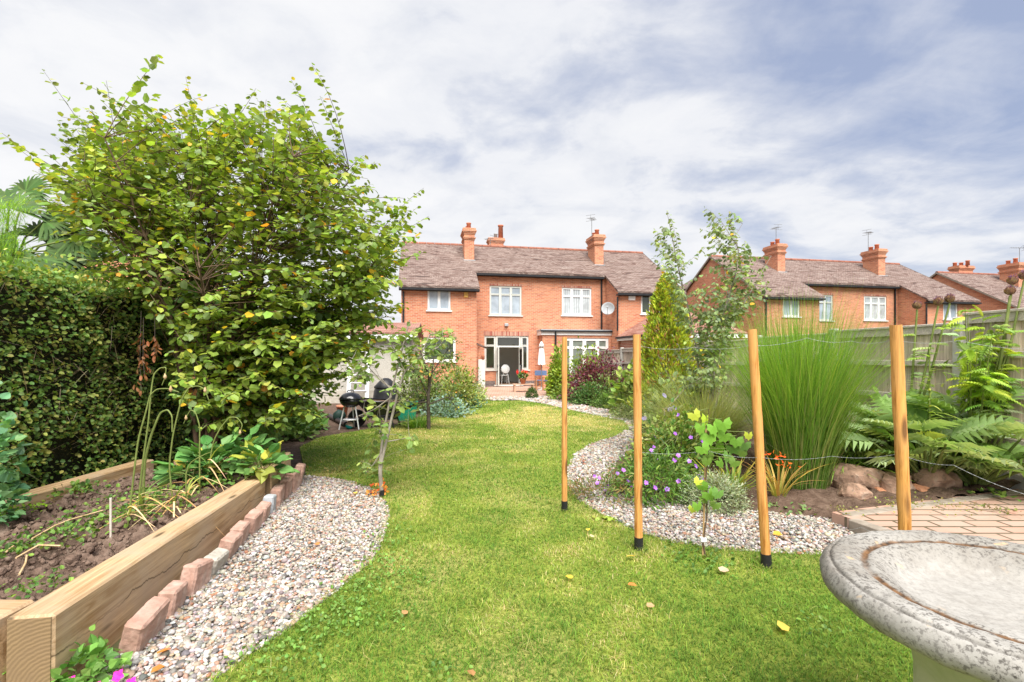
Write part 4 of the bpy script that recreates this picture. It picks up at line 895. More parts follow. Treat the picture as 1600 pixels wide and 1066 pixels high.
p = at(546, 671); o = thing('ball', 'small two-tone teal and pale pink ball lying on the lawn edge', 'ball', p, .4)
pr = [(.085*math.sin(a), .085+.085*-math.cos(a)) for a in np.linspace(0.01, math.pi/2, 8)]; M = Matrix.Translation((0, 0, .085)) @ Matrix.Rotation(.35, 4, 'Y') @ Matrix.Translation((0, 0, -.085))
MB().lathe(pr, 20, M).build('lower_half', TEALRUB, o); MB().lathe([(r, .17-z) for r, z in pr][::-1], 20, M).build('upper_half', PINKRUB, o)
p = at(530, 660); o = thing('sack', 'crumpled dark green sack slumped behind the barbecue leg', 'sack', p)
v, f, _ = stones(np.array([[0, 0, .15]]), [.16], np.zeros((1, 3)), 2, (1.0, 1.1)); np_mesh('bag', v, f, None, DARKGREENBAG, o, True)
p = at(535, 652); tag(MB().lathe([(.001, .01), (.10, .01), (.14, .26), (.155, .26), (.155, .31), (.13, .31), (.12, .25), (.001, .25)], 20, Matrix.Translation(p)).build('flower_pot', POT), 'empty terracotta flower pot standing behind the barbecue', 'flower pot')

# ------------------------------------------------------------------ patio furniture
p = at(752.5, 607); o = thing('porch_panel', 'narrow white panel with a small tiled canopy on the corner of the brick house', 'porch panel', p, TH)
MB().bbox(-.17, .17, -.04, .04, 0, 1.42, .01).build('panel', OFFWHITE, o); MB().box(-.16, -.10, .0, .06, 1.42, 2.05).build('post', BRICK, o)
MB().slab([(-.25, -.14, 2.22), (-.25, .3, 2.22), (.26, .3, 2.02), (.26, -.14, 2.02)][::-1], .07).build('canopy', ROOF, o)
MB().lathe([(.001, 1.42), (.07, 1.42), (.09, 1.58), (.10, 1.6), (.001, 1.6)], 12, Matrix.Translation((.07, 0, 0))).build('plant_pot', POT, o)
def director_chair(label, p, rz, cloth):
    o = thing('director_chair', label, 'folding chair', p, rz, 'folding garden chairs on the patio')
    for s_ in (-.27, .27):
        MB().box(s_-.02, s_+.02, -.22, -.18, .0, .62).build('leg', TEAK, o); MB().box(s_-.02, s_+.02, .18, .22, .0, .90).build('leg', TEAK, o)
        MB().bbox(s_-.03, s_+.03, -.25, .22, .62, .645, .005).build('armrest', TEAK, o); MB().box(s_-.015, s_+.015, -.18, .18, .06, .10).build('rail', TEAK, o)
    mb = MB(); mb.tube([(-.26, -.15, .10), (.26, -.15, .44)], .014, 6).tube([(.26, -.12, .10), (-.26, -.12, .44)], .014, 6).tube([(-.26, .15, .10), (.26, .15, .44)], .014, 6); mb.build('cross_brace', TEAK, o)
    MB().bbox(-.26, .26, -.2, .2, .43, .455, .008).build('seat', cloth, o); MB().bbox(-.29, .29, .175, .20, .66, .90, .008).build('backrest', cloth, o)
p = at(846, 609); director_chair('folding teak chair with light blue canvas on the patio, facing the camera', p, 0.12, CANVASBLUE)
p = at(860, 611.5); director_chair('folding teak chair with navy canvas, half behind the climber', p, -.75, CANVASNAVY)
p = at(818, 613); o = thing('low_table', 'low slatted wooden table on the patio in front of the chairs', 'table', p, .1)
mb = MB()
for i in range(6): mb.bbox(-.46, .46, -.26+i*.09, -.19+i*.09, .34, .365, .004)
mb.build('tabletop', PALEWOOD, o)
for sx_ in (-.4, .4):
    for sy in (-.2, .2): MB().box(sx_-.03, sx_+.03, sy-.03, sy+.03, 0, .338).build('leg', PALEWOOD, o)
MB().box(-.37, .37, -.215, -.185, .08, .12).build('stretcher', PALEWOOD, o)
tp_ = Vector((p.x-.02, p.y-.02, .366)); o = thing('potted_geranium', 'red geranium in a terracotta pot standing on the low wooden table', 'potted plant', tp_)
MB().lathe([(.001, 0), (.09, 0), (.13, .2), (.145, .2), (.145, .25), (.12, .25), (.11, .2), (.001, .2)], 18).build('pot', POT, o)
L = Leaves(); n = 160; q = rdir(n)*np.array([.2, .2, .16])+np.array([0, 0, .36]); L.add(q, rdir(n)+np.array([0, 0, .3]), rdir(n)+np.array([0, 0, 1.5]), .085, colours(n, [(.05, .11, .02), (.08, .15, .03)]), ROUND).build('foliage', LEAF, o)
L = Leaves(); n = 90; ce = rng.normal(0, 1, (5, 3))*np.array([.12, .08, .05])+np.array([0, -.05, .52]); q = ce[rng.integers(0, 5, n)]+rng.normal(0, .03, (n, 3)); L.add(q, rdir(n), rdir(n)+np.array([0, -.5, .7]), .05, colours(n, [(.62, .02, .02), (.7, .05, .03)]), ROUND).build('flowers', PETAL, o)
p = at(846, 610.5); o = thing('parasol', 'closed white garden parasol on a thin pole beside the french doors', 'parasol', p)
MB().tube([(0, 0, 0), (0, 0, 2.45)], .02, 10).build('pole', GREYMET, o)
rp = MB(); nn_ = 28
for i, (r0, z) in enumerate(((.20, 1.28), (.185, 1.45), (.16, 1.75), (.12, 2.05), (.09, 2.15), (.155, 2.14), (.10, 2.3), (.03, 2.42))):
    for j in range(nn_): a = 2*math.pi*j/nn_; rr = r0*(1+.16*math.cos(a*7)); rp.v.append((rr*math.cos(a), rr*math.sin(a), z+(.03*math.cos(a*7) if i == 0 else 0)))
for i in range(7):
    for j in range(nn_): rp.f.append([i*nn_+j, i*nn_+(j+1) % nn_, (i+1)*nn_+(j+1) % nn_, (i+1)*nn_+j]); rp.sm.append(True)
o.scale = (.82, .82, .93); rp.build('canopy', CREAMCLOTH, o); MB().lathe([(.20, 0), (.22, .03), (.2, .06), (.04, .08), (.04, .2)], 20).build('base', CONCRETE, o)
# inside the open doors: a round-backed white chair and a table
def inside(x, y): return H(x, y, .095)
o = thing('dining_chair', 'white round-backed chair seen through the open french doors', 'chair', inside(-1.78, 1.0), TH+.15)
for sx_ in (-.17, .17):
    for sy in (-.17, .17): MB().tube([(sx_, sy, .45), (sx_*1.25, sy*1.25, .0)], .014, 8).build('leg', WHITE, o)
MB().bbox(-.21, .21, -.21, .21, .44, .475, .02).build('seat', WHITE, o)
MB().lathe([(.001, -.016), (.235, -.016), (.245, 0), (.235, .016), (.001, .016)], 28, Matrix.Translation((0, -.21, .80)) @ Matrix.Rotation(math.radians(82), 4, 'X')).tube([(-.12, -.2, .46), (-.12, -.2, .66)], .014, 8).tube([(.12, -.2, .46), (.12, -.2, .66)], .014, 8).build('backrest', WHITE, o)
o = thing('dining_table', 'pale dining table inside the room beside the white chair', 'table', inside(-2.3, 2.0), TH)
MB().bbox(-.6, .9, -.4, .4, .72, .75, .01).build('tabletop', WHITE, o)
for sx_ in (-.5, .8):
    for sy in (-.32, .32): MB().box(sx_-.025, sx_+.025, sy-.025, sy+.025, 0, .718).build('leg', WHITE, o)

# ------------------------------------------------------------------ rocks, fallen leaves
RK = [(1338, 782, .125, 'pale pinkish boulder at the left end of the rock pile', ROCKM, .0), (1346, 768, .20, 'long brown rock behind the pale boulder in the rock pile', ROCKM, .0), (1405, 776, .17, 'squat brown rock behind the thick stake', ROCKM, 0), (1437, 770, .11, 'flat orange-red stone slab leaning in the rock pile', ROCKRED, 0),
      (1443, 777, .09, 'small flat orange stone under the leaning slab', ROCKRED, 0), (1466, 772, .20, 'big rugged brown rock in the right half of the rock pile', ROCKM, .0), (1490, 756, .15, 'pale-topped rock at the right end of the rock pile', ROCKM, .1), (1378, 778, .065, 'small tan stone between the boulder and the stake', ROCKRED, 0), (1306, 762, .14, 'dull mossy rock half hidden at the foot of the tall grass', ROCKM, 0), (1425, 757, .15, 'dark rock at the back of the pile under the leaves', ROCKM, .12)]
for px, py, r, lab, mt, z in RK:
    r *= 1.12; z += .06; q = G(px, py, .06); v, f, _ = stones(np.zeros((1, 3)), [r], np.zeros((1, 3)), 2, (.6, .8)); v = np.sign(v)*np.abs(v/r)**.8*r
    v[:, 0] *= 1.15; v[:, 2] = np.maximum(v[:, 2], -r*.45)
    o = np_mesh('rock', v, f, None, mt, None, False); o.location = (q.x, q.y+r*.3, r*.42+z); tag(o, lab, 'rock', 'rocks piled by the terrace')
    b = o.modifiers.new('s', 'SUBSURF'); b.subdivision_type = 'SIMPLE'; b.levels = b.render_levels = 2
    tx = bpy.data.textures.new('crag', 'VORONOI'); tx.noise_scale = r*.9; d = o.modifiers.new('d', 'DISPLACE'); d.texture = tx; d.strength = r*.42; d.mid_level = .45; d.texture_coords = 'GLOBAL'
q = []; 
for i in range(80): e = np.array(G(rng.uniform(1340, 1430), rng.uniform(776, 792))); q.append(e[:2])
v, f, c = stones(np.concatenate([np.array(q), np.full((80, 1), .03)], 1), np.full(80, .02)*rng.uniform(.6, 1.6, 80), colours(80, PEBC, .1, PEBW), 1); tag(np_mesh('loose_stones', v, f, c, PEB, None, True), kind='stuff')
FL = [(1222, 984, (.72, .50, .10), .085, 'large yellow fallen leaf on the grass left of the bird bath'), (981, 913, (.62, .22, .06), .06, 'bright orange curled leaf on the lawn below the second stake'), (1010, 946, (.5, .3, .16), .05, 'dull tan leaf on the lawn below the orange curled one'), (893, 904, (.75, .48, .06), .06, 'yellow leaf on the lawn between the first and second stakes'),
      (919, 826, (.78, .6, .08), .05, 'small yellow leaf on the lawn edge right of the first stake'), (924, 839, (.62, .5, .3), .05, 'pale buff leaf just under the small yellow one'), (1221, 834, (.66, .36, .05), .08, 'orange leaf on the gravel right of the leaning stake'), (992, 869, (.74, .52, .1), .07, 'yellow leaf at the foot of the second stake'),
      (1125, 892, (.62, .42, .3), .08, 'dry pinkish leaf on the grass by the vine cane'), (632, 960, (.5, .27, .12), .05, 'small brown leaf alone on the left of the lawn'), (556, 771, (.78, .56, .08), .06, 'yellow leaf at the far end of the gravel patch'), (498, 851, (.62, .24, .08), .05, 'rust leaf in the middle of the gravel patch'),
      (245, 1022, (.58, .22, .05), .06, 'orange dry leaf beside the largest edging block'), (256, 1040, (.45, .2, .05), .06, 'brown curled leaf below the orange one at the gravel corner'), (372, 905, (.6, .25, .1), .045, 'russet leaf on the gravel by the buff blocks'), (733, 1047, (.42, .22, .09), .05, 'tiny brown leaf near the bottom edge of the lawn'), (1090, 838, (.65, .3, .08), .045, 'orange scrap of leaf on the gravel left of the vine')]
for px, py, col, s_, lab in FL:
    q = G(px, py, .05); L = Leaves(); a = rng.uniform(0, 6.28); L.add([[0, 0, 0]], [[math.cos(a), math.sin(a), .12]], [[rng.normal(0, .25), rng.normal(0, .25), 1]], s_, np.array([col])*.8, ROUND)
    o = L.build('fallen_leaf', LEAF); o.location = q; tag(o, lab, 'leaf', 'fallen leaves')
# ------------------------------------------------------------------ plants
UPV = np.array([0, 0, 1.])
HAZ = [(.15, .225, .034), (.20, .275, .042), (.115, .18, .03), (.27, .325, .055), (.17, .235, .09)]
def shoots(tips, roots, leaves, stems, step, size, cols, cw, tpl, r0=.006, frac=.6, bow=.25, droop=.25, yellow=0., spread=1., jit=.18, sub=0):
    """a bowed twig from each root to each tip, leaves set alternately along its outer part"""
    Pp = []; Dd = []; Uu = []; Ss = []; Cc = []
    for tip, root in zip(tips, roots):
        tip, root = np.array(tip, float), np.array(root, float); d = tip-root; L = np.linalg.norm(d)
        mid = (tip+root)/2 + np.array([0, 0, bow*L]) * (0.6+rng.random()*.5) + rng.normal(0, .07*L, 3)
        n = max(4, int(L/.22)); ts = np.linspace(0, 1, n+1)[:, None]; path = (1-ts)**2*root+2*ts*(1-ts)*mid+ts**2*tip
        if stems is not None: stems.tube([tuple(p) for p in path], [r0*(1-.75*t) for t in ts[:, 0]], 4, False)
        m = max(2, int(L*frac/step)); tt = 1-frac*(np.arange(m)+rng.random(m)*.6)/m; tt = np.clip(tt, 0, 1)[:, None]
        pts_ = (1-tt)**2*root+2*tt*(1-tt)*mid+tt**2*tip; tan = nrm(2*(1-tt)*(mid-root)+2*tt*(tip-mid))
        side = nrm(np.cross(tan, rdir(m))); sgn = np.where(np.arange(m) % 2, 1, -1)[:, None]
        lat = nrm(np.cross(tan, UPV)+1e-4)*sgn*spread+rng.normal(0, .45, (m, 3))
        dv = nrm(lat+tan*.7); dv[:, 2] -= droop
        Pp.append(pts_+nrm(lat)*size*.15); Dd.append(dv); Uu.append(UPV*1.2+rng.normal(0, .5, (m, 3))); Ss.append(size*rng.uniform(.6, 1.2, m)*(1-.35*(tt[:, 0] > .93)))
        c = colours(m, cols, jit, cw); y = rng.random(m) < yellow; c[y] = colours(int(y.sum()), [(.62, .40, .03), (.6, .3, .04), (.45, .40, .04)], .1); Cc.append(c)
    leaves.add(np.concatenate(Pp), np.concatenate(Dd), np.concatenate(Uu), np.concatenate(Ss), np.concatenate(Cc), tpl)
def px_tips(poly, n, d0, d1):
    q = sample_poly(poly, n); d = rng.uniform(d0, d1, n); return np.array([P(x, y, dd)[:] for (x, y), dd in zip(q, d)])

# ---- the hazel
hz = thing('hazel_tree', 'big many-stemmed hazel with yellow-flecked leaves behind the raised bed', 'tree', (-3.95, 6.5, 0)); hb = np.array([-3.95, 6.5, 0])
OUT = [(110, 275), (125, 235), (170, 215), (240, 235), (290, 215), (345, 220), (405, 205), (455, 215), (490, 255), (530, 300), (560, 325), (605, 370), (640, 385), (640, 420), (620, 470), (575, 500), (545, 545), (500, 590), (488, 640), (440, 680), (330, 690), (270, 640), (240, 560), (225, 470), (120, 430), (60, 330), (40, 260)]
SH = [(66, 108, 6.0), (130, 130, 5.9), (166, 126, 6.2), (252, 88, 6.1), (247, 150, 5.6), (488, 102, 6.4), (400, 138, 6.3), (345, 165, 5.8), (522, 206, 6.6), (568, 243, 6.5), (590, 255, 6.8), (662, 294, 6.4), (670, 338, 6.6), (662, 395, 6.2), (3, 208, 5.3), (22, 228, 5.6), (70, 235, 5.7), (100, 200, 6.2), (632, 310, 6.8), (635, 480, 6.6), (500, 150, 6.0), (455, 125, 6.6), (290, 120, 6.4), (608, 470, 6.1), (585, 520, 6.3), (60, 265, 5.2)]
LV = Leaves(); ST = MB(); arms = []
for i in range(15):                              # the main stems
    a = i/15*6.283+rng.normal(0, .2); tgt = np.array([P(rng.uniform(120, 590), rng.uniform(185, 330), 6.4+1.1*math.sin(a))[:]]).ravel() if i % 3 else np.array(P(rng.uniform(130, 600), rng.uniform(330, 470), 6.2+math.sin(a))[:])
    b0 = hb+np.array([.22*math.cos(a), .22*math.sin(a), 0]); mid = (b0+tgt)/2*np.array([1, 1, 1])+np.array([(b0[0]-tgt[0])*.2, (b0[1]-tgt[1])*.2, .5])
    ts = np.linspace(0, 1, 14)[:, None]; path = (1-ts)**2*b0+2*ts*(1-ts)*mid+ts**2*tgt; path[1:-1] += rng.normal(0, .02, (12, 3))
    ST.tube([tuple(p-hb) for p in path], [.034*(1-.8*t) for t in ts[:, 0]], 7, False); arms.append(path)
AP = np.concatenate([a[3:] for a in arms])
def near_root(t, lo=.5, hi=1.5):
    d = AP-t; L = np.linalg.norm(d, axis=1); ok = (AP[:, 2] < t[2]+.1) if (AP[:, 2] < t[2]+.1).any() else np.ones(len(AP), bool)
    k = np.argsort(np.where(ok, np.abs(L-rng.uniform(lo, hi)), 99))[:4]; return AP[rng.choice(k)]
tips = np.concatenate([px_tips(OUT, 1250, 5.1, 7.9), px_tips([(80, 270), (75, 190), (150, 150), (240, 165), (300, 140), (345, 160), (405, 150), (485, 150), (505, 220), (565, 255), (620, 330), (662, 320), (660, 420), (600, 380), (520, 300), (400, 220), (240, 245), (140, 240)], 230, 5.4, 7.4), px_tips([(600, 470), (645, 470), (640, 520), (600, 560), (540, 600), (500, 660), (470, 640), (520, 560)], 90, 5.6, 7.2), np.array([P(*s_)[:] for s_ in SH])]); roots = np.array([near_root(t) for t in tips])
shoots(tips-hb, roots-hb, LV, ST, .046, .094, HAZ, [3, 3, 3, 2, 2], ROUND, .007, .72, .12, .3, .025)
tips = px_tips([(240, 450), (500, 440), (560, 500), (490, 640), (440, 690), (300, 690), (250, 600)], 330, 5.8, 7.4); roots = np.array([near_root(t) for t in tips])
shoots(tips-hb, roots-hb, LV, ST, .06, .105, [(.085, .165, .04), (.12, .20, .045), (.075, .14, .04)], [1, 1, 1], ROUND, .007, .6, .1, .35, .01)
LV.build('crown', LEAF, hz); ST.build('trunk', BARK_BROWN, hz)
# a dead twig of curled brown leaves hanging in the hazel's shade
dt = P(222, 600, 5.6); o = thing('dead_twig', 'hanging twig of curled brown dead leaves in the dark gap of the hazel', 'twig', dt); L = Leaves(); S = MB()
for x, y0, y1 in ((216, 520, 615), (225, 530, 590), (243, 525, 560), (302, 585, 630)):
    n = 20; a = np.array([P(x+rng.normal(0, 3), y0+(y1-y0)*i/n, 5.6)[:] for i in range(n)])-np.array(dt[:])
    S.tube([tuple(a[0]+np.array([0, 0, .25])), tuple(a[n//2]), tuple(a[-1])], .004, 5); L.add(a, rdir(n)+np.array([0, 0, -1.2]), rdir(n), .07, colours(n, [(.26, .09, .04), (.2, .1, .05), (.34, .15, .07)]), OVAL, .8)
S.build('stem', BARK_DARK, o); L.build('leaves', LEAF, o)

# ---- the hedge: leafy skin over a solid core coloured dark for twigs and inner shade
hg = thing('hedge', 'tall clipped hedge with dark gaps and bare twigs along the left boundary', 'hedge', (-4.9, 5, 0)); ho = np.array([-4.9, 5, 0])
HW = [(-4.42, .8), (-4.42, 3.0), (-4.55, 5.0), (-4.85, 6.8), (-5.3, 9.5), (-5.6, 12.5)]
def hedge_x(y): return float(np.interp(y, [p[1] for p in HW], [p[0] for p in HW]))
L = Leaves(); n = 62000; yy = rng.uniform(1.2, 12, n)**1.0; yy = 1.2+10.8*rng.random(n)**1.5; zz = rng.uniform(0, 1, n)**.85*2.46; topm = rng.random(n) < .22
x0 = np.interp(yy, [p[1] for p in HW], [p[0] for p in HW]); lump = np.array([mnoise.noise(Vector((y*1.5, z*1.6, 2.))) for y, z in zip(yy, zz)]); fine = np.array([mnoise.noise(Vector((y*4, z*4, 5.))) for y, z in zip(yy, zz)])
dep = rng.exponential(.10, n); x = x0+.10*lump+.08*fine-dep; top = 2.42+.08*np.sin(yy*2.1)+.06*np.sin(yy*5.3)
x = np.where(topm, x0-rng.uniform(0, 1.1, n), x); zz = np.where(topm, top+rng.normal(0, .06, n)+.22*(rng.random(n) < .12)*rng.random(n), np.minimum(zz, top+.05))
keep = (fine+.5*lump > -.30) | topm | (rng.random(n) < .30); bare = (zz > 1.1) & (zz < 2.1) & (yy < 5.4) & ~topm; keep &= ~(bare & (rng.random(n) < .25))
x, yy, zz, topm = x[keep], yy[keep], zz[keep], topm[keep]; n = len(x)
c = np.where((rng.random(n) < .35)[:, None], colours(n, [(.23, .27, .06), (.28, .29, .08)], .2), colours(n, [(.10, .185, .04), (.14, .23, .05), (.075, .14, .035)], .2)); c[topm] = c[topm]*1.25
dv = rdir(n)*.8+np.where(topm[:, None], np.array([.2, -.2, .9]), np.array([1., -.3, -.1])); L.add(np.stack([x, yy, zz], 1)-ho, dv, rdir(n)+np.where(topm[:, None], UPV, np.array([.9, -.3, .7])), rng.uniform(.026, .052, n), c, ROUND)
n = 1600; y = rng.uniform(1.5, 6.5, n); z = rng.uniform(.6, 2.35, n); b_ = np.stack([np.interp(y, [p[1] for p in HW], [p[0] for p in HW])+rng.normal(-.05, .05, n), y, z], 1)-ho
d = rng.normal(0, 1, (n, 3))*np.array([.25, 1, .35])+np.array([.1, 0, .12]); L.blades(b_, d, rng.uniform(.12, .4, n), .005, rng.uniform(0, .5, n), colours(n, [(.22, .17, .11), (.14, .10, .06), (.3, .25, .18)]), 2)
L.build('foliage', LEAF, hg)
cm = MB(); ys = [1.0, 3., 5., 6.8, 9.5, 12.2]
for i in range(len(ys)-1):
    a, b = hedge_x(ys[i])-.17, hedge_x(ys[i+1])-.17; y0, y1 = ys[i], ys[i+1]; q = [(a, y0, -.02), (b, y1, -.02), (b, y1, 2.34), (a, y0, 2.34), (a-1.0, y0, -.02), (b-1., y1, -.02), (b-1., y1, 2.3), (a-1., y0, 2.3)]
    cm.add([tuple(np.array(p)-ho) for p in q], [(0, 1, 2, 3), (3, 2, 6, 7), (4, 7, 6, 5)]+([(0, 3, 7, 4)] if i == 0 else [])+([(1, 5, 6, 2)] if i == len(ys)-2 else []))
cm.build('twigs', HEDGECORE, hg)  # solid box; shade between the leaves is put into its dark colour

# ---- generic mounded shrub
def shrub(name, label, cat, c, r, n, size, cols, tpl=OVAL, w=None, jit=.2, group=None, mat=None, up=.8, clumps=None, wid=1., flowers=None, stem=BARK_DARK, fill=.55, nstem=7, drop=0.):
    c = np.array(c, float); r = np.array(r, float) if hasattr(r, '__len__') else np.array([r]*3, float)
    o = thing(name, label, cat, (c[0], c[1], 0 if len(c) < 3 else c[2]), 0, group); k = clumps or max(10, n//34)
    ce = rdir(k); ce[:, 2] = np.abs(ce[:, 2])*1.05-.15; ce *= rng.uniform(fill, 1.02, (k, 1)); i = rng.integers(0, k, n)
    q = ce[i]+rng.normal(0, 1, (n, 3))*(.55/math.sqrt(k)+.10); q[:, 2] = np.abs(q[:, 2]); out = nrm(q*np.array([1, 1, .8])+1e-3)
    tone = rng.normal(0, .16, k)[i][:, None]; cc = np.clip(colours(n, cols, jit, w)*(1+tone), .004, .9)
    L = Leaves(); L.add(q*r+np.array([0, 0, .03]), out+rdir(n)*.75+np.array([0, 0, .25-drop]), out*.6+UPV*up+rdir(n)*.5, size*rng.uniform(.6, 1.25, n), cc, tpl, wid); L.build('foliage', mat or LEAF, o)
    S = MB()
    for j in range(nstem): e = ce[j % k]*r*.95; S.tube([(e[0]*.1, e[1]*.1, 0), (e[0]*.45, e[1]*.45, e[2]*.6), tuple(e)], [.012*max(r)/.5, .008*max(r)/.5, .003], 5, False)
    S.build('stems', stem, o)
    if flowers:
        nf, fs, fc, per = flowers
        for j in range(nf):
            e = rdir(1)[0]; e[2] = abs(e[2])*.9+.12; e = e*r*rng.uniform(1.0, 1.14); e[1] = -abs(e[1]) if rng.random() < .7 else e[1]; Lf = Leaves(); a = np.arange(per)/per*6.283
            fd = nrm(np.array([rng.normal(0, .3), -.7, .6])); t1 = nrm(np.cross(fd, UPV)); t2 = np.cross(fd, t1)
            dv = np.cos(a)[:, None]*t1+np.sin(a)[:, None]*t2+fd*.25; Lf.add(np.repeat(e[None], per, 0), dv, np.repeat(fd[None], per, 0), fs, colours(per, fc, .1), ROUND); Lf.build('flower', PETAL, o)
    return o
def strap_clump(name, label, cat, c, n, ln, wd, spread, cols, tip=None, group=None, bend=(.3, 1.2), rad=.1, mat=None, seg=5, up=1., lo=.6):
    o = thing(name, label, cat, c, 0, group); L = Leaves(); a = rng.uniform(0, 6.283, n); rr = rad*np.sqrt(rng.random(n)); b_ = np.stack([rr*np.cos(a), rr*np.sin(a), np.zeros(n)], 1)
    d = np.stack([np.cos(a), np.sin(a), np.zeros(n)], 1)*(spread*rng.random((n, 1))**.8)+rng.normal(0, .08, (n, 3)); d[:, 2] = up
    col = colours(n, cols, .16); ct = colours(n, tip, .15) if tip else col*1.1
    L.blades(b_, d, rng.uniform(ln*lo, ln*1.1, n), wd*rng.uniform(.7, 1.2, n), rng.uniform(*bend, n), col, seg, ct); L.build('leaves', mat or LEAF, o); return o

# ---- ornamental grasses
gb = G(1256, 768, .05); o = strap_clump('ornamental_grass', 'tall vivid green ornamental grass towering between the leaning and thick stakes', 'ornamental grass', (gb.x+.05, gb.y+.15, .03), 3800, 2.3, .0072, .15, [(.08, .16, .025), (.12, .20, .035), (.15, .20, .06), (.06, .12, .02), (.09, .18, .03), (.28, .26, .12)], [(.14, .29, .03), (.19, .35, .045), (.11, .23, .03), (.25, .36, .06)], bend=(.03, .55), rad=.27, mat=GRASS, seg=7, lo=.70)
strap_clump('pale_grass', 'paler loose ornamental grass behind the vine, left of the tall vivid one', 'ornamental grass', (2.98, 7.5, .03), 2100, 1.75, .0085, .42, [(.17, .20, .07), (.13, .18, .05), (.22, .23, .10)], [(.28, .33, .12), (.34, .36, .18)], bend=(.2, 1.4), rad=.3, mat=GRASS, seg=6)
# ---- geranium patch, grey dome, iris, crocosmia
GC = [(.085, .17, .03), (.11, .20, .035), (.06, .13, .025), (.15, .20, .05)]; PUR = [(.32, .13, .50), (.38, .20, .58), (.26, .09, .44)]
shrub('geranium_patch', 'sprawling cranesbill patch with many purple flowers beside the second stake', 'flowering plant', (1.62, 5.5), (.52, .46, .50), 2600, .075, GC, LANCE, flowers=(15, .030, PUR, 5), drop=.1)
shrub('low_geranium', 'reddish low cranesbill spilling over the gravel bend', 'flowering plant', (1.02, 5.45), (.38, .34, .26), 900, .055, [(.16, .15, .05), (.20, .12, .06), (.10, .15, .04)], LANCE, flowers=(8, .026, PUR, 5))
shrub('tall_geranium', 'lilac-flowered leafy clump behind the cranesbill patch at the path corner', 'flowering plant', (2.2, 6.4), (.36, .4, .8), 1400, .07, GC+[(.20, .24, .06)], OVAL, flowers=(10, .030, PUR, 5))
shrub('cotton_lavender', 'grey-green rounded cotton lavender dome on the edge of the gravel', 'shrub', (2.12, 5.08), (.32, .28, .33), 4200, .030, [(.22, .26, .16), (.28, .31, .21), (.16, .20, .11)], LANCE, mat=LEAF, clumps=260, fill=.8, wid=1.5, nstem=10)
strap_clump('iris_clump', 'dark green sword-leaved clump with yellowed tips between vine and leaning stake', 'perennial', (2.42, 5.35, .04), 70, .55, .028, .75, [(.07, .15, .02), (.10, .19, .03)], [(.13, .22, .03), (.36, .30, .05)], bend=(.1, .9), rad=.1)
o = strap_clump('crocosmia', 'yellowing crocosmia with orange-red flower sprays right of the leaning stake', 'flowering plant', (2.92, 5.3, .04), 34, .62, .022, .5, [(.26, .26, .05), (.16, .21, .04), (.4, .28, .08)], [(.40, .28, .07), (.45, .22, .08)], bend=(.2, 1.0), rad=.06)
for dx, z in ((-.16, .50), (-.04, .47), (.03, .38)):
    L = Leaves(); n = 10; q = np.array([dx, -.1, z])+rng.normal(0, .03, (n, 3))*np.array([1.4, .7, .5]); L.add(q, rdir(n)+np.array([-.3, -.3, .2]), rdir(n), .045, colours(n, [(.72, .10, .02), (.78, .18, .03)], .1), LANCE, 1.4); L.build('flower_spray', PETAL, o)
# ---- the young vine on its cane
vb = G(1098, 872); o = thing('young_vine', 'young grape vine with bright lobed leaves tied to a cane between two stakes', 'vine', vb); vv = np.array(vb[:])
MB().tube([(0, 0, -.03), (.02, .01, .55), (.035, .02, 1.02)], [.008, .008, .007], 8).build('cane', CANE, o)
MB().tube([(.02, -.01, 0), (.0, -.01, .12), (.03, -.01, .35), (.02, -.012, .62), (.045, -.01, .9), (.04, -.02, 1.18)], [.007, .007, .006, .006, .005, .003], 8).build('stem', BARK_BROWN, o)
VP = [(1103, 655, .10, 3), (1085, 648, .09, 4), (1115, 668, .11, 0), (1130, 662, .11, 0), (1108, 682, .12, 0), (1132, 680, .11, 0), (1145, 700, .10, 1), (1120, 700, .11, 0), (1098, 700, .10, 0), (1150, 688, .10, 0), (1163, 694, .10, 1), (1138, 712, .10, 1), (1125, 722, .09, 0), (1160, 706, .09, 2), (1148, 722, .08, 2), (1095, 668, .10, 0), (1108, 712, .08, 2), (1170, 680, .07, 4), (1098, 760, .08, 0), (1092, 752, .07, 4), (1108, 772, .10, 0), (1122, 770, .09, 1), (1090, 790, .085, 0), (1082, 795, .06, 4), (1118, 788, .08, 2), (1100, 778, .08, 2), (1105, 720, .08, 2)]
VCOL = [(.13, .27, .035), (.10, .20, .045), (.09, .16, .025), (.30, .42, .04), (.36, .42, .05)]; L = Leaves(); S = MB()
for px, py, s_, ci in VP:
    q = np.array(P(px, py, 3.80+rng.uniform(-.12, .12))[:])-vv; face = nrm(np.array([rng.normal(0, .45), -.85, .45+rng.normal(0, .25)])); dr = np.array([rng.normal(0, .5), -.15, -.9]); L.add([q-nrm(dr)*s_*.35], [dr], [face], s_*1.0, np.array([VCOL[ci]])*rng.uniform(.85, 1.15), VINE)
    S.tube([(.035, 0, q[2]+.03), tuple((q+np.array([.035, 0, q[2]+.05]))/2), tuple(q-nrm(dr)*s_*.35)], .003, 5, False)
L.build('leaves', LEAF, o); S.build('leaf_stalks', STALK, o)
MB().box(.035, .037, -.03, -.012, .42, .58).build('plant_label', WHITE, o); MB().tube([(-.012, -.02, .56), (.03, -.035, .57), (.06, -.01, .56), (.02, .02, .57)], .009, 6).build('tie', WIRE, o); MB().bbox(-.02, .025, -.02, .02, .13, .165, .004).build('tie', WHITE, o)

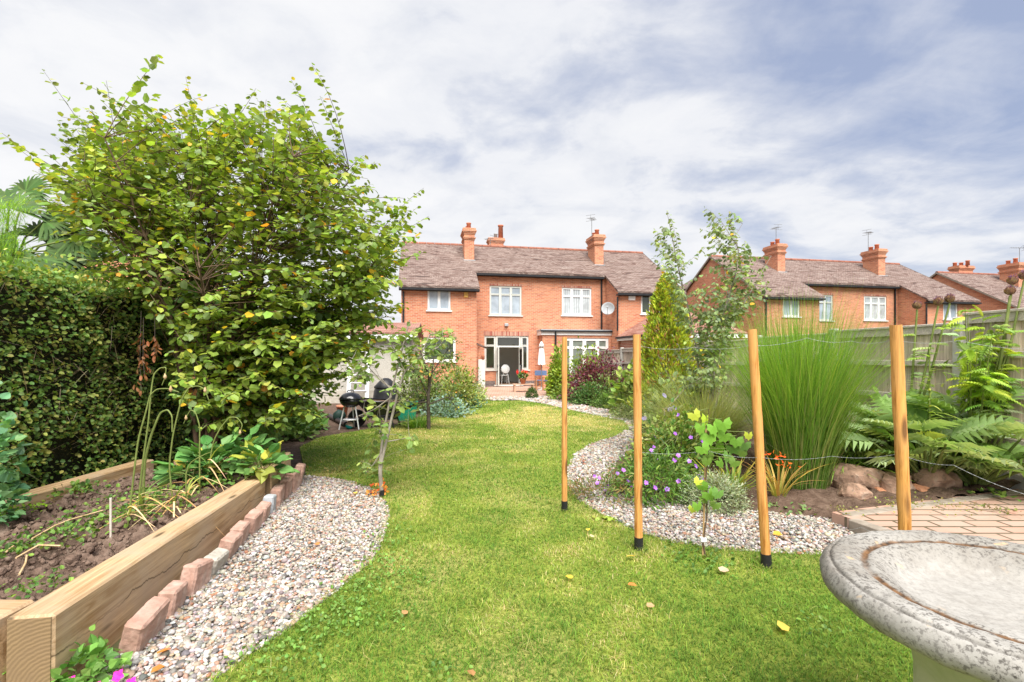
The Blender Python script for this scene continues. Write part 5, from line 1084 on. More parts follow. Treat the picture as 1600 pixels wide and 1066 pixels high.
# ---- conifer, birch, berberis, climber, far shrubs
def cone(name, label, c, h, rad, n, cols):
    o = thing(name, label, 'conifer', c); t_ = rng.random(n)**.75; z = t_*h; prof = rad*np.minimum(1, (t_*7+.45))*(1-t_)**.62; k = 150; ka = rng.uniform(0, 6.283, k); kt = rng.random(k)
    a = rng.uniform(0, 6.283, n); lob = 1+.20*np.sin(a*5+z*4)+.16*np.sin(a*9-z*9); r_ = prof*lob*np.sqrt(rng.uniform(.45, 1.05, n)); q = np.stack([r_*np.cos(a), r_*np.sin(a), z+.05], 1)
    d = np.stack([np.cos(a)*.6, np.sin(a)*.6, np.full(n, 1.1)], 1)+rng.normal(0, .3, (n, 3)); inner = (r_/np.maximum(prof, 1e-3) < .85); c_ = colours(n, cols, .2); 
    L = Leaves(); L.add(q, d, rdir(n), rng.uniform(.06, .13, n), c_, LANCE, 1.6); L.build('crown', LEAF, o); MB().tube([(0, 0, 0), (0, 0, h*.9)], [.06, .012], 7).build('trunk', BARK_BROWN, o); return o
cone('golden_conifer', 'golden-yellow upright conifer between the second and third stakes', (3.62, 11.3, 0), 3.4, .78, 12000, [(.30, .36, .03), (.23, .31, .03), (.37, .41, .04), (.14, .21, .03), (.30, .34, .04), (.20, .26, .03), (.26, .15, .05)])
bt = thing('birch_tree', 'thin young silver birch with sparse rounded leaves above the tall grass', 'tree', (3.25, 8.0, 0)); bo_ = np.array([3.25, 8., 0]); L = Leaves(); S = MB()
P1 = [[(1108, 620), (1085, 520), (1062, 430), (1042, 330)], [(1108, 620), (1120, 520), (1150, 430), (1155, 390), (1130, 350)], [(1108, 620), (1125, 540), (1165, 470), (1205, 400)], [(1112, 620), (1128, 560), (1142, 500), (1130, 400), (1160, 350)]]
ar = []
for pth, dd in zip(P1, (8.0, 7.7, 7.6, 8.3)):
    q = [np.array(P(x, y, dd)[:]) for x, y in pth]; q[0] = bo_+np.array([0, 0, .02]); pp = []
    for i in range(len(q)-1):
        for j in range(5): pp.append(q[i]+(q[i+1]-q[i])*j/5)
    pp.append(q[-1]); pp = np.array(pp); pp[1:-1] = (pp[:-2]+pp[1:-1]*2+pp[2:])/4; S.tube([tuple(v-bo_) for v in pp], [.019*(1-.88*i/len(pp)) for i in range(len(pp))], 7, False); ar.append(pp)
AP = np.concatenate([a[3:] for a in ar])
polys = [([(1022, 335), (1048, 325), (1062, 390), (1075, 470), (1090, 560), (1085, 610), (1050, 610), (1045, 500), (1025, 420), (1012, 380)], 75), ([(1100, 322), (1140, 325), (1165, 370), (1185, 420), (1210, 445), (1195, 480), (1160, 500), (1120, 600), (1090, 600), (1085, 480), (1100, 400), (1090, 370)], 170), ([(1085, 460), (1180, 460), (1165, 520), (1140, 590), (1090, 610)], 110)]
tips = np.concatenate([px_tips(p_, n_, 7.2, 8.6) for p_, n_ in polys]+[np.array([P(1100, 322, 7.7)[:], P(1042, 328, 8.)[:], P(1140, 330, 7.8)[:], P(1022, 378, 8.)[:], P(1020, 400, 7.9)[:], P(1208, 452, 7.6)[:], P(1195, 490, 7.5)[:]])]); roots = np.array([near_root(t, .25, .7) for t in tips])
shoots(tips-bo_, roots-bo_, L, S, .046, .074, [(.14, .19, .085), (.18, .235, .09), (.12, .165, .085), (.22, .28, .07)], [3, 3, 2, 1], ROUND, .003, .85, .06, .75, .01)
L.build('crown', LEAF, bt); S.build('trunk', BARK_GREY, bt)
shrub('purple_berberis', 'dark purple-leaved shrub against the far fence', 'shrub', (3.05, 16.6), (1.15, .8, 1.55), 5200, .10, [(.10, .025, .045), (.15, .04, .06), (.19, .07, .08), (.07, .03, .035)], OVAL, clumps=190, nstem=12)
shrub('pale_climber', 'pale yellow-green climber beside the patio chairs, left of the first stake', 'climber', (1.90, 19.4), (.46, .45, 1.85), 2600, .14, [(.20, .28, .04), (.26, .33, .05), (.14, .21, .03)], OVAL, clumps=110)
shrub('fence_climber', 'green climber draped over the low end of the fence', 'climber', (2.9, 19.0), (.75, .5, 1.85), 1900, .13, [(.13, .20, .03), (.18, .25, .04)], OVAL, clumps=80)
shrub('box_ball', 'small clipped box ball at the corner of the patio gravel', 'shrub', tuple(G(831, 623)[:2]), (.2, .2, .36), 1500, .045, [(.04, .085, .02), (.07, .12, .03)], OVAL, clumps=300, fill=.9)
shrub('leafy_bush', 'broad bright bush at the path edge below the pale climber', 'shrub', (1.95, 17.5), (.5, .4, .5), 1100, .11, [(.14, .21, .04), (.19, .26, .05), (.08, .14, .03)], OVAL)
shrub('dark_rounded_shrub', 'dark green rounded shrub beside the gravel right of the first stake', 'shrub', (2.55, 15.7), (.72, .5, .72), 2200, .075, [(.045, .11, .03), (.07, .14, .035), (.10, .15, .05)], OVAL, clumps=120)
shrub('dense_low_shrub', 'dense low green shrub in front of the purple one', 'shrub', (3.05, 14.7), (.6, .45, .6), 1700, .065, [(.06, .12, .02), (.09, .15, .03)], OVAL, clumps=110)
shrub('big_leaved_perennial', 'light green big-leaved perennial left of the second stake', 'perennial', (3.45, 13.0), (.8, .5, 1.15), 900, .19, [(.19, .27, .06), (.14, .22, .05), (.26, .31, .09)], BROAD, clumps=40, stem=STALK)
shrub('soft_green_perennial', 'soft green leafy perennial just right of the second stake', 'perennial', (3.35, 10.1), (.6, .5, .95), 900, .15, [(.17, .24, .06), (.22, .28, .09), (.12, .18, .05)], OVAL, clumps=45, stem=STALK)
shrub('silver_artemisia', 'silvery grey foliage clump in front of the golden conifer', 'perennial', (3.5, 12.0), (.36, .3, 1.2), 800, .08, [(.36, .40, .38), (.28, .33, .30)], LANCE, clumps=40)
shrub('buddleia', 'sparse shrub with lilac flower spikes and an arching bare stem', 'shrub', (2.62, 8.1), (.5, .45, .95), 1500, .10, [(.15, .20, .07), (.19, .24, .08), (.11, .16, .05)], LANCE, flowers=(6, .05, [(.30, .26, .55), (.36, .30, .6)], 9))
a_ = [P(1098, 588, 7.7), P(1072, 606, 7.7), P(1052, 628, 7.7), P(1038, 640, 7.7)]; tag(MB().tube(a_+[G(1042, 716)], .011, 6).build('bare_stem', BARK_GREY), 'pale bare arching stem crossing in front of the golden conifer', 'stem')
shrub('seed_head_shrub', 'twiggy grey-green shrub below the golden conifer, right of the soft perennial', 'shrub', (3.3, 8.8), (.6, .5, .95), 1700, .09, [(.15, .19, .07), (.20, .23, .10), (.1, .14, .05)], LANCE)
shrub('hydrangea_like_bush', 'yellow-green leafy bush between the vine and the path corner', 'shrub', (2.3, 7.0), (.45, .45, .75), 1000, .09, [(.22, .26, .06), (.17, .23, .05), (.3, .3, .12)], OVAL)
shrub('path_edge_mound', 'low mixed mound of ground plants along the inner bend of the gravel', 'perennial', (3.05, 12.3), (.45, .6, .32), 900, .07, [(.12, .17, .05), (.17, .19, .08)], OVAL)
shrub('bronze_bush', 'bronze and green bush behind the dark rounded shrub', 'shrub', (3.0, 16.0), (.7, .4, .95), 1500, .10, [(.11, .14, .04), (.17, .14, .07), (.14, .20, .05)], OVAL)
shrub('fence_ivy', 'dark ivy clump at the foot of the fence behind the second stake', 'climber', (3.9, 14.6), (.5, .45, 1.35), 1500, .09, [(.07, .12, .04), (.12, .16, .06)], OVAL)
strap_clump('daylily', 'arching bright green strap leaves behind the rock pile', 'perennial', (4.1, 6.05, .1), 130, .75, .024, .8, [(.11, .20, .03), (.15, .25, .04)], [(.18, .27, .05)], bend=(.4, 1.5), rad=.28)

# ---- cardoons by the fence
CAR = [(.23, .33, .14), (.29, .37, .20), (.19, .30, .09)]
def cardoon(label, c, n, ln, h, heads=(), yel=.2, cols=CAR):
    o = thing('cardoon', label, 'cardoon', c, 0, 'cardoons along the fence'); L = Leaves(); S = MB()
    n *= 2
    for i in range(n):
        a = i*2.4+rng.normal(0, .3); el = rng.uniform(.55, 1.42); d = np.array([math.cos(a)*math.cos(el), math.sin(a)*math.cos(el), math.sin(el)]); b_ = d*h*rng.uniform(.45, 1.15)+np.array([0, 0, .05]); l_ = ln*rng.uniform(.5, .95)
        S.tube([(0, 0, 0), tuple(b_*.6), tuple(b_)], [.022, .016, .010], 6, False)
        dv = d+np.array([math.cos(a)*.5, math.sin(a)*.5, -.25]); cc = cols[rng.integers(0, len(cols))] if rng.random() > yel else (.32, .36, .09)
        L.add([b_-nrm(dv)*.03], [dv], [np.array([-math.cos(a)*.4, -math.sin(a)*.4, 1.])+rng.normal(0, .2, 3)], l_, np.array([cc])*rng.uniform(.85, 1.1), FEATHER, 1.25+rng.uniform(-.15, .3))
    L.build('leaves', LEAF, o); S.build('stalks', STALK, o)
    for px, py, d_ in heads:
        t_ = np.array(P(px, py, d_)[:])-np.array(c); s2 = MB(); s2.tube([(0, 0, .1), tuple(t_*.5+np.array([.05, 0, .06])), tuple(t_)], [.018, .014, .010], 7); so = s2.build('flower_stem', STALK, o)
        n_ = 190; q = rdir(n_); q[:, 2] *= .85; L2 = Leaves(); L2.add(q*.032+t_+np.array([0, 0, .03]), q*.5+np.array([0, 0, .8]), q, .045, colours(n_, [(.22, .13, .09), (.30, .20, .12), (.16, .09, .08)]), OVAL, .8)
        n_ = 60; L2.add(np.repeat((t_+np.array([0, 0, .06]))[None], n_, 0)+rng.normal(0, .012, (n_, 3)), rng.normal(0, .45, (n_, 3))+UPV, rdir(n_), .05, colours(n_, [(.16, .07, .20), (.24, .13, .12)]), LANCE, .5); L2.build('flower_head', PETAL, so)
        m = 7; k = rng.random(m)[:, None]*.6+.25; aa = rng.uniform(0, 6.28, m)
        for j in range(m): Leaves().add([k[j]*t_], [[math.cos(aa[j]), math.sin(aa[j]), .25]], [UPV], .26, colours(1, cols), FEATHER, .8).build('stem_leaf', LEAF, so)
cardoon('silvery cardoon with purple thistle heads, left of the near concrete fence post', (4.75, 5.95, .16), 15, .72, .62, ((1466, 478, 5.75), (1484, 474, 5.7), (1433, 484, 5.9)))
cardoon('arching silver-leaved cardoon right behind the rock pile', (4.72, 5.5, .12), 17, .66, .70)
cardoon('low cardoon with paler leaves peeping left of the thick stake', (4.35, 6.25, .14), 12, .52, .42, (), .4)
cardoon('largest cardoon, at the right edge, with tall brown thistle heads', (5.18, 5.42, .12), 16, .70, .70, ((1582, 446, 5.3), (1600, 438, 5.35), (1578, 462, 5.3)))
o = thing('yellow_fern_plant', 'bright yellow-green ferny plant leaning on the fence at the right edge', 'perennial', (5.28, 5.55, .12)); L = Leaves(); S = MB(); oo = np.array([5.28, 5.55, .12])
for i in range(34):
    t_ = np.array(P(rng.uniform(1500, 1605), rng.uniform(478, 590), rng.uniform(5.05, 5.6))[:])-oo; S.tube([(0, 0, 0), tuple(t_*.6+np.array([0, 0, .1])), tuple(t_)], [.01, .007, .003], 5, False)
    m = 8; k = .62+.38*rng.random(m)[:, None]; L.add(t_*k, rng.normal(0, 1, (m, 3))*np.array([1, .7, .35])+np.array([-.3, -.3, .0]), rng.normal(0, .25, (m, 3))+UPV, rng.uniform(.12, .24, m), colours(m, [(.26, .37, .04), (.20, .31, .045), (.16, .27, .05), (.34, .41, .05)], .12), FEATHER, .9)
L.build('leaves', LEAF, o); S.build('stems', STALK, o)
o = thing('lily', 'upright lily stem ringed with narrow striped leaves in front of the fence', 'perennial', (4.62, 5.35, .12)); L = Leaves(); n = 44; z = rng.uniform(.75, 1.5, n); a = np.arange(n)*2.4; MB().tube([(0, 0, 0), (0, 0, 1.55)], [.011, .007], 7).build('stem', STALK, o)
L.blades(np.stack([0*z, 0*z, z], 1), np.stack([np.cos(a), np.sin(a), np.full(n, .35)], 1), rng.uniform(.22, .36, n), .022, rng.uniform(.4, .9, n), colours(n, [(.22, .32, .05), (.28, .36, .08)], .12), 4); L.build('leaves', LEAF, o)

shrub('angelica', 'loose light green leafy plant filling the gap between the rock pile and the fence', 'perennial', (4.55, 6.25, .12), (.62, .4, .85), 420, .13, [(.20, .30, .06), (.26, .35, .08), (.16, .25, .05)], LANCE, clumps=40, stem=STALK, wid=1.7)
shrub('lovage', 'loose fresh green leaves low against the fence at the right edge of the photo', 'perennial', (5.3, 5.85, .12), (.4, .35, 1.15), 420, .13, [(.22, .32, .05), (.27, .37, .07), (.17, .26, .05)], LANCE, clumps=45, stem=STALK, wid=1.6)
# ---- left side: palm, fennel, columbine, saplings, far bed
pa = np.array([-8.0, 7.6, 0]); o = thing('fan_palm', 'fan palm with big pleated leaves behind the hedge on the far left', 'palm', pa); MB().tube([(0, 0, 0), (.03, 0, 1.5), (.0, .05, 2.9)], [.12, .13, .10], 12).build('trunk', BARK_BROWN, o); L = Leaves(); S = MB()
PF = [(14, 325, 7.3, (.35, -.75, .55), .66, (.05, -.1, 1)), (72, 392, 7.2, (.2, -.8, .6), .60, (.6, -.35, .3)), (70, 345, 7.5, (.1, -.7, .65), .52, (.6, 0, .45)), (118, 372, 7.0, (0, -.65, .7), .50, (.8, -.2, .2)), (25, 372, 7.3, (.1, -.7, .7), .5, (-.1, -.3, .2)), (50, 405, 7.0, (.3, -.7, .7), .55, (.4, -.5, -.5)), (95, 408, 7.4, (.2, -.75, .6), .5, (.6, -.3, -.5)), (5, 395, 7.1, (.3, -.8, .4), .55, (-.5, -.3, -.3)), (60, 370, 7.6, (.2, -.8, .5), .55, (.3, 0, .9)), (20, 410, 7.2, (.2, -.8, .5), .5, (.3, -.2, .2)), (95, 375, 7.5, (.1, -.8, .6), .52, (.2, .1, .9)), (75, 420, 7.3, (.2, -.7, .7), .5, (-.3, -.2, .5)), (130, 395, 7.4, (.0, -.7, .7), .5, (.3, .1, .8)), (40, 300, 8.0, (0, -.9, .4), .5, (.4, .1, 1)), (120, 425, 6.9, (.1, -.5, .85), .55, (.9, -.4, -.15))]
for px, py, d_, face, sz, ax in PF:
    q = np.array(P(px, py, d_)[:])-pa; fz = nrm(np.array(face)); axv = nrm(np.array(ax)-fz*np.dot(ax, fz)); sd = np.cross(fz, axv); m = 38; th = np.linspace(-1.75, 1.75, m); D = np.cos(th)[:, None]*axv+np.sin(th)[:, None]*sd+fz*(.10*(np.arange(m) % 2)[:, None]-.05)
    col = colours(m, [(.035, .075, .014), (.05, .095, .02), (.028, .055, .010)], .12); Ln = sz*(1-.22*np.abs(th)/1.75)*rng.uniform(.92, 1.05, m)
    h = D; side = np.cross(fz, D); V = []; 
    for t_, w_ in ((0.02, .010), (.45, .030), (.75, .024), (1., .003)): c_ = q+D*(Ln*t_)[:, None]-UPV*(.22*Ln*t_**3)[:, None]; V += [c_-side*w_*sz*1.6, c_+side*w_*sz*1.6]
    V = np.stack(V, 1); tf = np.array([x for i in range(3) for x in ((2*i, 2*i+1, 2*i+2), (2*i+1, 2*i+3, 2*i+2))]); L.V.append(V.reshape(-1, 3)); L.F.append((tf[None]+(np.arange(m)*8)[:, None, None]).reshape(-1, 3)+L.o); L.C.append(np.repeat(col, 8, 0)); L.o += m*8
    S.tube([(0, .05, 2.75), tuple(q*.5+np.array([0, .02, 1.6])), tuple(q)], [.02, .014, .012], 6, False)
L.build('fronds', WAXY, o); S.build('frond_stalks', STALK, o)
fn = np.array([-5.35, 4.95, 2.2]); o = thing('fennel', 'feathery bright green fennel poking above the hedge at the left edge', 'perennial', (fn[0], fn[1], 0)); L = Leaves(); S = MB(); fo_ = np.array([fn[0], fn[1], 0]); n = 2600; tb = np.array([P(rng.uniform(-30, 34), rng.uniform(318, 428), rng.uniform(4.6, 5.1))[:] for _ in range(130)])-fo_; i = rng.integers(0, 130, n)
L.blades(tb[i]+rng.normal(0, .045, (n, 3)), rng.normal(0, .8, (n, 3))+np.array([.2, 0, .9]), rng.uniform(.05, .12, n), .005, rng.uniform(.2, .9, n), colours(n, [(.18, .32, .04), (.24, .38, .06), (.12, .24, .03)]), 2); [S.tube([(0, 0, 0), tuple(tb[j]*np.array([.5, .5, .7])), tuple(tb[j])], [.008, .005, .002], 5, False) for j in range(26)]
L.build('foliage', LEAF, o); S.build('stems', STALK, o)
shrub('columbine', 'blue-green columbine leaves in front of the hedge at the left edge', 'perennial', (-4.05, 3.70, .30), (.24, .24, 1.0), 420, .075, [(.09, .21, .10), (.12, .25, .12), (.14, .26, .11)], WIDE, clumps=60, stem=STALK)
mg = G(597, 778); mo = np.array(mg[:]); o = thing('magnolia_sapling', 'slender twin-stemmed sapling growing at the edge of the near gravel patch', 'tree', mg); L = Leaves(); S = MB(); AR = []
for pth in ([(597, 776), (593, 735), (597, 690), (612, 610), (625, 560), (640, 500)], [(597, 776), (594, 730), (606, 680), (622, 610), (632, 580), (655, 560), (672, 522)], [(622, 610), (600, 600), (572, 570), (545, 558)], [(632, 580), (615, 545), (600, 520)], [(612, 610), (590, 585), (560, 590)], [(655, 560), (690, 540), (692, 515)], [(606, 690), (640, 684)], [(597, 705), (575, 738)], [(612, 620), (585, 640), (560, 650)]):
    q = np.array([P(x, y, 5.43+.004*(i*i))[:] for i, (x, y) in enumerate(pth)])-mo; q[0] = q[0] if pth[0][1] < 770 else (0, 0, 0); t_ = np.linspace(0, len(q)-1, 4*len(q)); qq = np.stack([np.interp(t_, np.arange(len(q)), q[:, k]) for k in range(3)], 1); qq[1:-1] = (qq[:-2]+2*qq[1:-1]+qq[2:])/4
    r0 = .021 if pth[0][1] > 770 else .008; S.tube([tuple(v) for v in qq], [r0*(1-.75*i/len(qq)) for i in range(len(qq))], 8, False); AR.append(qq[len(qq)//3:])
AP = np.concatenate(AR)+mo
polys = [([(600, 530), (630, 500), (652, 500), (660, 560), (640, 590), (600, 570)], 40), ([(665, 520), (700, 512), (715, 530), (690, 560), (668, 550)], 16), ([(535, 545), (590, 540), (600, 590), (560, 610), (535, 580)], 22), ([(570, 640), (600, 650), (600, 680), (565, 675)], 8), ([(555, 720), (600, 722), (598, 745), (570, 748)], 9), ([(560, 610), (660, 600), (650, 640), (580, 650)], 10), ([(628, 680), (652, 678), (655, 705), (630, 700)], 5)]
tips = np.concatenate([px_tips(p_, n_, 5.15, 5.8) for p_, n_ in polys]); roots = np.array([near_root(t, .10, .3) for t in tips]); shoots(tips-mo, roots-mo, L, S, .05, .10, [(.17, .24, .06), (.23, .29, .08), (.12, .19, .05)], [1, 1, 1], BROAD, .003, .8, .1, .25, .01)
L.build('crown', LEAF, o); S.build('trunk', BARK_GREY, o); MB().tube([(.0, 0, -.02), (.0, 0, .09)], .026, 10).build('trunk_guard', BLACKPL, o)
shrub('herb_robert', 'tiny orange-red leaved seedling at the foot of the twin-stemmed sapling', 'plant', tuple(G(588, 778)[:2]), (.11, .08, .14), 60, .04, [(.55, .12, .04), (.6, .3, .06)], ROUND, nstem=4)
am = G(670, 673); ao = np.array(am[:]); o = thing('apple_tree', 'young dark-trunked apple tree standing on the lawn before the brick house', 'tree', am); L = Leaves(); S = MB(); AR = []
for pth in ([(670, 673), (669, 620), (672, 590), (660, 560), (650, 520)], [(669, 610), (674, 585), (690, 560), (712, 530)], [(670, 620), (655, 590), (640, 572)], [(670, 632), (700, 620), (715, 640)], [(672, 600), (678, 560), (680, 515)], [(670, 628), (640, 630), (625, 626)]):
    q = np.array([P(x, y, 10.4+.03*i*(-1)**i)[:] for i, (x, y) in enumerate(pth)])-ao; t_ = np.linspace(0, len(q)-1, 4*len(q)); qq = np.stack([np.interp(t_, np.arange(len(q)), q[:, k]) for k in range(3)], 1); S.tube([tuple(v) for v in qq], [(.045 if pth[0][1] > 670 else .018)*(1-.75*i/len(qq)) for i in range(len(qq))], 8, False); AR.append(qq[len(qq)//2:])
AP = np.concatenate(AR)+ao
tips = np.concatenate([px_tips([(655, 508), (705, 505), (725, 535), (735, 580), (700, 600), (640, 600), (640, 560)], 95, 9.7, 11.1), px_tips([(615, 560), (665, 560), (665, 640), (610, 640)], 40, 9.8, 11), px_tips([(690, 610), (722, 615), (715, 650), (690, 640)], 14, 10.1, 10.7)]); roots = np.array([near_root(t, .15, .5) for t in tips])
shoots(tips-ao, roots-ao, L, S, .06, .085, [(.12, .18, .05), (.09, .14, .045), (.17, .22, .06)], [1, 1, 1], OVAL, .005, .8, .08, .35, .015); L.build('crown', LEAF, o); S.build('trunk', BARK_DARK, o)
shrub('mixed_border_bush', 'broad grey-green bush in front of the garage, left of the apple trunk', 'shrub', (-2.55, 13.6), (.75, .6, 1.35), 2300, .10, [(.13, .18, .05), (.18, .22, .07), (.09, .13, .04)], OVAL)
shrub('variegated_bush', 'yellow-green bush against the brick house wall behind the apple tree', 'shrub', (-1.75, 14.9), (.75, .6, 1.3), 2200, .10, [(.20, .25, .05), (.14, .19, .05), (.28, .28, .09)], OVAL)
shrub('dark_spreading_shrub', 'dark layered shrub beside the white porch panel', 'shrub', (-2.05, 19.2), (.85, .6, 1.2), 1500, .10, [(.05, .10, .04), (.08, .13, .05)], LANCE)
shrub('pale_hebe', 'small pale variegated mound at the far end of the left border', 'shrub', (-1.35, 17.0), (.42, .4, .55), 1100, .075, [(.30, .35, .20), (.22, .28, .14), (.38, .42, .28)], OVAL)
shrub('blue_grey_edging_plant', 'blue-grey low plant along the lawn edge behind the apple trunk', 'perennial', (-1.72, 12.8), (.62, .42, .42), 900, .09, [(.13, .21, .17), (.18, .26, .21)], OVAL)
shrub('sea_green_clump', 'sea-green leafy clump spilling on the lawn at the end of the left border', 'perennial', (-1.55, 14.9), (.5, .4, .40), 700, .09, [(.10, .20, .15), (.14, .25, .18)], OVAL)
strap_clump('grassy_clump', 'fresh green grassy tuft between the crate and the apple trunk', 'perennial', (-2.12, 10.75, .01), 240, .42, .014, .7, [(.10, .20, .03), (.14, .25, .03)], bend=(.2, 1.2), rad=.25)
shrub('hosta_clump', 'low broad-leaved clump under the right edge of the hazel', 'perennial', tuple(G(472, 672)[:2]), (.42, .34, .42), 240, .17, [(.10, .19, .05), (.15, .25, .07)], WIDE, clumps=30, stem=STALK)
shrub('under_hazel_bush', 'leafy growth at the foot of the hazel beside the barbecue', 'shrub', (-4.55, 9.4), (.7, .6, .95), 1500, .10, [(.10, .17, .04), (.14, .22, .05), (.06, .11, .03)], ROUND)
strap_clump('dry_tuft', 'small dark tuft at the far end of the gravel patch', 'perennial', tuple(G(527, 737)[:]), 120, .12, .006, .9, [(.10, .13, .03), (.16, .15, .06)], bend=(.2, 1.), rad=.12)
# ---- raised bed: garlic, chard, weeds
def garlic(label, pth, d, dry=5, head=True, w_=.0075):
    b = np.array(P(*pth[0], d)[:]); o = thing('garlic_plant', label, 'vegetable plant', b, 0, 'garlic plants gone to seed in the raised bed'); q = np.array([P(x, y, d)[:] for x, y in pth])-b
    t_ = np.linspace(0, len(q)-1, 6*len(q)); qq = np.stack([np.interp(t_, np.arange(len(q)), q[:, k]) for k in range(3)], 1)
    for _ in range(3): qq[1:-1] = (qq[:-2]+2*qq[1:-1]+qq[2:])/4
    MB().tube([tuple(v) for v in qq], [w_*(1-.6*i/len(qq)) for i in range(len(qq))], 7).build('stem', STALK, o)
    if head:
        i = int(len(qq)*.86); h = qq[i]; MB().lathe([(.001, -.022), (.010, -.012), (.013, 0), (.009, .012), (.003, .03)], 10, Matrix.Translation(h)).build('flower_bud', STRAW, o)
    L = Leaves(); a = rng.uniform(0, 6.283, dry); L.blades(np.repeat([[0, 0, .12]], dry, 0)*rng.uniform(.3, 1.6, (dry, 1)), np.stack([np.cos(a)*.4, np.sin(a)*.4-.1, np.full(dry, .45)], 1), rng.uniform(.16, .3, dry), .014, rng.uniform(2.2, 3.4, dry), colours(dry, [(.55, .36, .17), (.46, .28, .12), (.62, .48, .28)], .12), 6)
    n = 2; a = rng.uniform(0, 6.283, n); L.blades(np.repeat([[0, 0, .08]], n, 0), np.stack([np.cos(a)*.4, np.sin(a)*.4, np.ones(n)], 1), rng.uniform(.3, .45, n), .016, rng.uniform(.5, 1.6, n), colours(n, [(.16, .26, .06), (.3, .33, .08)]), 6); L.build('leaves', LEAF, o); return o
garlic('tallest garlic scape with a curled white-tipped bud in front of the dark hedge', [(214, 812), (222, 730), (232, 660), (236, 612), (240, 585), (250, 575), (260, 574), (258, 590), (253, 602)], 3.9, 6)
garlic('garlic scape bending to the right just below the tallest one', [(200, 822), (215, 690), (229, 640), (234, 618), (245, 608), (262, 607), (280, 613)], 3.8, 5)
garlic('garlic scape arched over with a fine drooping tip left of the chard', [(272, 800), (264, 730), (270, 680), (283, 625), (295, 605), (310, 603), (320, 608), (326, 625)], 4.15, 9)
garlic('thick garlic leaf folded over in a hairpin beside the scapes', [(222, 815), (226, 720), (236, 680), (250, 645), (262, 640), (269, 650), (269, 675)], 3.95, 5, False, .011)
garlic('short garlic scape hooked to the left above the chard', [(312, 770), (312, 690), (312, 665), (306, 645), (298, 640), (292, 650), (287, 662)], 4.7, 4)
garlic('garlic scape rising out of the chard and curving right to a pale bud', [(325, 740), (333, 690), (345, 668), (358, 652), (370, 652), (379, 663), (376, 675), (369, 685)], 4.9, 3)
garlic('dried-out garlic stalk with straw leaves nearest the sleeper', [(292, 788), (290, 740), (298, 722), (320, 710), (331, 706)], 4.3, 9, False)
tag(MB().tube([(0, 0, -.06), (0, 0, .28)], .008, 8).build('marker_stick', mottled('bleached_stem', [(.3, (.52, .44, .36)), (.7, (.68, .62, .55))], 30, .8)), 'bleached upright stem standing in the raised bed soil', 'stick').location = G(173, 838, .28)
o = thing('fallen_garlic_stem', 'fallen straw-coloured garlic stem lying across the raised bed soil', 'plant stem', G(60, 850, .31)); q0 = np.array(o.location[:])
for pth in ([(50, 842), (85, 822), (110, 812), (160, 798)], [(25, 872), (60, 852), (95, 853)], [(10, 862), (28, 848)], [(30, 898), (40, 880), (42, 868)]): MB().tube([tuple(np.array(G(x, y, .335)[:])-q0) for x, y in pth], .006, 6).build('dry_stalk', STRAW, o)
for i, (px, py, r_, hh, lab) in enumerate(((330, 748, .25, .34, 'chard clump in the middle of the raised bed with dark glossy leaves'), (375, 735, .27, .36, 'biggest chard clump, spreading towards the gravel'), (410, 745, .20, .26, 'chard clump with leaves hanging over the sleeper'), (300, 752, .2, .22, 'low chard clump with yellow leaves beside the dried garlic'))):
    c_ = G(px, py, .30); o = thing('chard_plant', lab, 'vegetable plant', c_, 0, 'chard plants in the raised bed'); n = 46; r_ *= 1.15; hh *= 1.15; a = np.arange(n)*2.4+rng.normal(0, .3, n); el = rng.uniform(.1, 1.25, n); d = np.stack([np.cos(a)*np.cos(el), np.sin(a)*np.cos(el), np.sin(el)], 1); b_ = d*np.array([r_, r_, hh])*rng.uniform(.6, 1., (n, 1)); S = MB(); [S.tube([(0, 0, 0), tuple(v*.6+np.array([0, 0, .03])), tuple(v)], .004, 5, False) for v in b_]
    col = colours(n, [(.06, .15, .04), (.09, .20, .05), (.12, .24, .07)], .15); ye = rng.random(n) < (.12 if i < 2 else .3); col[ye] = colours(int(ye.sum()), [(.25, .28, .045), (.30, .29, .05)], .1)
    L = Leaves(); L.add(b_, d*np.array([1, 1, .6])+np.array([0, 0, -.1]), UPV+rng.normal(0, .35, (n, 3))-d*.3, rng.uniform(.13, .215, n), col, BROAD); L.build('leaves', WAXY, o); S.build('stalks', STALK, o)
o = shrub('yellowed_leaf_cluster', 'pair of big yellowing leaves hanging over the sleeper edge', 'plant', tuple(G(405, 742, .36)[:]), (.14, .13, .10), 10, .15, [(.20, .23, .045), (.14, .21, .045)], BROAD, nstem=3, stem=STALK, drop=.9)
n_ = 1500; q_ = sample_poly([(-4.2, 2.45), (-2.42, 2.45), (-2.72, 5.6), (-4.2, 5.6)], n_); v_, f_, _c = stones(np.concatenate([q_, .285+rng.normal(0, .012, (n_, 1))], 1), .013*rng.lognormal(0, .5, n_), np.zeros((n_, 3)), 1, (.7, 1.)); tag(np_mesh('soil_crumbs', v_, f_, None, SOIL, None, True), kind='stuff')
def weeds(name, spots, mat=LEAF):
    L = Leaves()
    for (px, py, z, r_, n, s_, cols) in spots:
        c_ = np.array(G(px, py, z)[:]); q = rng.normal(0, 1, (n, 3))*np.array([r_, r_, .012])+c_; q[:, 2] = np.abs(q[:, 2]-z)+z+.012; L.add(q, rdir(n)+np.array([0, 0, .35]), UPV+rng.normal(0, .3, (n, 3)), rng.uniform(.6, 1.2, n)*s_, colours(n, cols), ROUND)
    return tag(L.build(name, mat), kind='stuff')
WG = [(.095, .18, .03), (.135, .22, .04), (.07, .14, .032)]
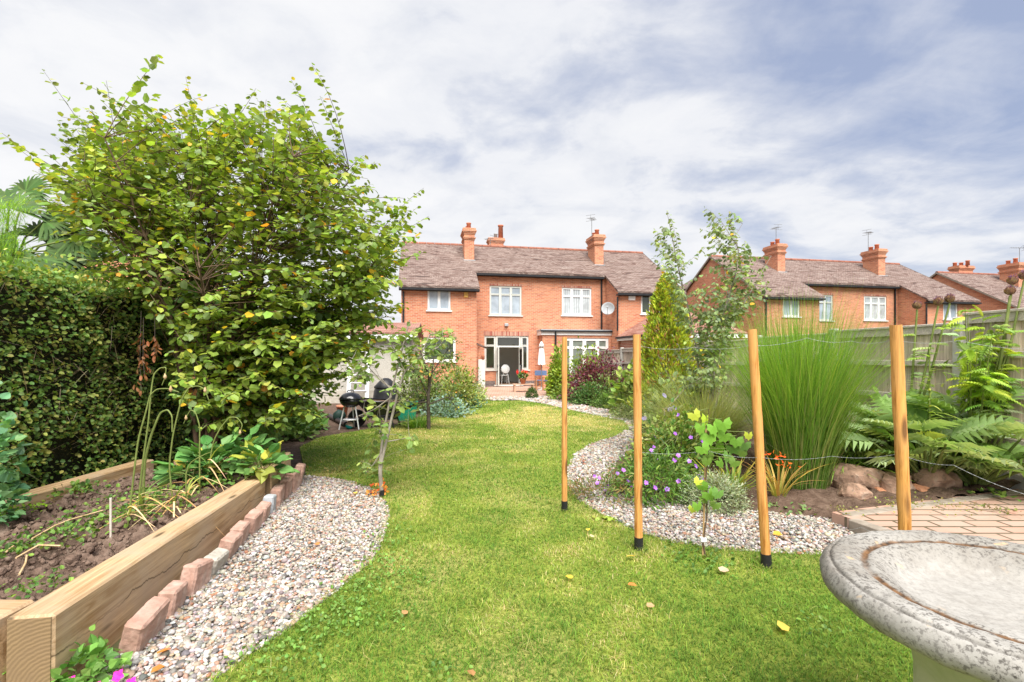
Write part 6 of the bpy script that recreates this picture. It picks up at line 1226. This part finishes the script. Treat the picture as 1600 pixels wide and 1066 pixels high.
weeds('bed_weeds', [(30, 800, .30, .10, 90, .03, [(.20, .36, .02), (.26, .40, .04)]), (118, 768, .30, .14, 90, .035, WG), (120, 765, .32, .06, 40, .05, WG), (150, 812, .30, .16, 160, .03, WG), (110, 832, .30, .16, 130, .035, WG), (55, 855, .3, .14, 90, .03, WG), (15, 862, .3, .08, 60, .035, WG), (75, 915, .3, .07, 50, .025, WG), (40, 925, .3, .06, 40, .025, WG), (230, 800, .3, .16, 120, .035, WG), (265, 775, .3, .2, 150, .04, WG), (215, 775, .3, .2, 120, .035, WG), (85, 898, .3, .03, 12, .03, WG), (340, 755, .3, .12, 90, .04, WG)])
lw = [(px+rng.normal(0, 5), py, .02, .10, 60, .024, [(.11, .20, .04), (.14, .24, .05)]) for px, py in ((610, 850), (590, 885), (600, 880), (570, 915), (580, 925), (540, 945), (555, 960), (500, 985), (520, 975), (460, 1020), (590, 905), (425, 1045), (610, 970), (480, 1010), (640, 905), (600, 830))]
weeds('clover', lw+[(690, 1050, .02, .06, 40, .025, WG), (1290, 985, .02, .1, 40, .025, WG)])
weeds('edge_seedlings', [(545, 730, .01, .18, 60, .03, WG), (500, 735, .01, .16, 50, .03, [(.3, .25, .08), (.14, .2, .05)]), (590, 742, .01, .14, 60, .035, WG), (1085, 870, .01, .14, 90, .03, WG), (1110, 885, .01, .14, 80, .03, WG), (1235, 795, .03, .12, 60, .04, [(.12, .19, .06)]), (950, 815, .01, .05, 30, .05, [(.26, .33, .06)]), (275, 940, .02, .03, 14, .03, WG), (1440, 850, .13, .06, 30, .02, WG), (1400, 790, .13, .12, 70, .02, [(.2, .22, .05)]), (1480, 792, .13, .15, 90, .02, [(.16, .15, .05), (.2, .22, .06)]), (1560, 800, .13, .10, 60, .025, [(.13, .10, .05), (.16, .18, .05)]), (1540, 772, .14, .10, 40, .05, WG), (1320, 800, .13, .08, 40, .02, [(.2, .2, .06)])])
o = shrub('busy_lizzie', 'small magenta-flowered plant in the near left corner by the cut sleeper', 'flowering plant', tuple(G(120, 1062)[:2]), (.19, .13, .11), 170, .05, [(.10, .22, .04), (.14, .27, .06)], WIDE, flowers=(0, 0, 0, 0), nstem=5, stem=STALK)
for px, py in ((185, 1056), (110, 1066), (150, 1075), (205, 1068), (90, 1078)):
    e = np.array(P(px, py, 2.28)[:])-np.array(o.location[:]); L = Leaves(); a = np.arange(5)/5*6.283; L.add(np.repeat(e[None], 5, 0), np.stack([np.cos(a), np.sin(a)*.5-.2, np.sin(a)*.8], 1), np.repeat([[0, -.8, .6]], 5, 0), .03, colours(5, [(.65, .03, .32)], .08), ROUND); L.build('flower', PETAL, o)
# trees far behind, low on the horizon
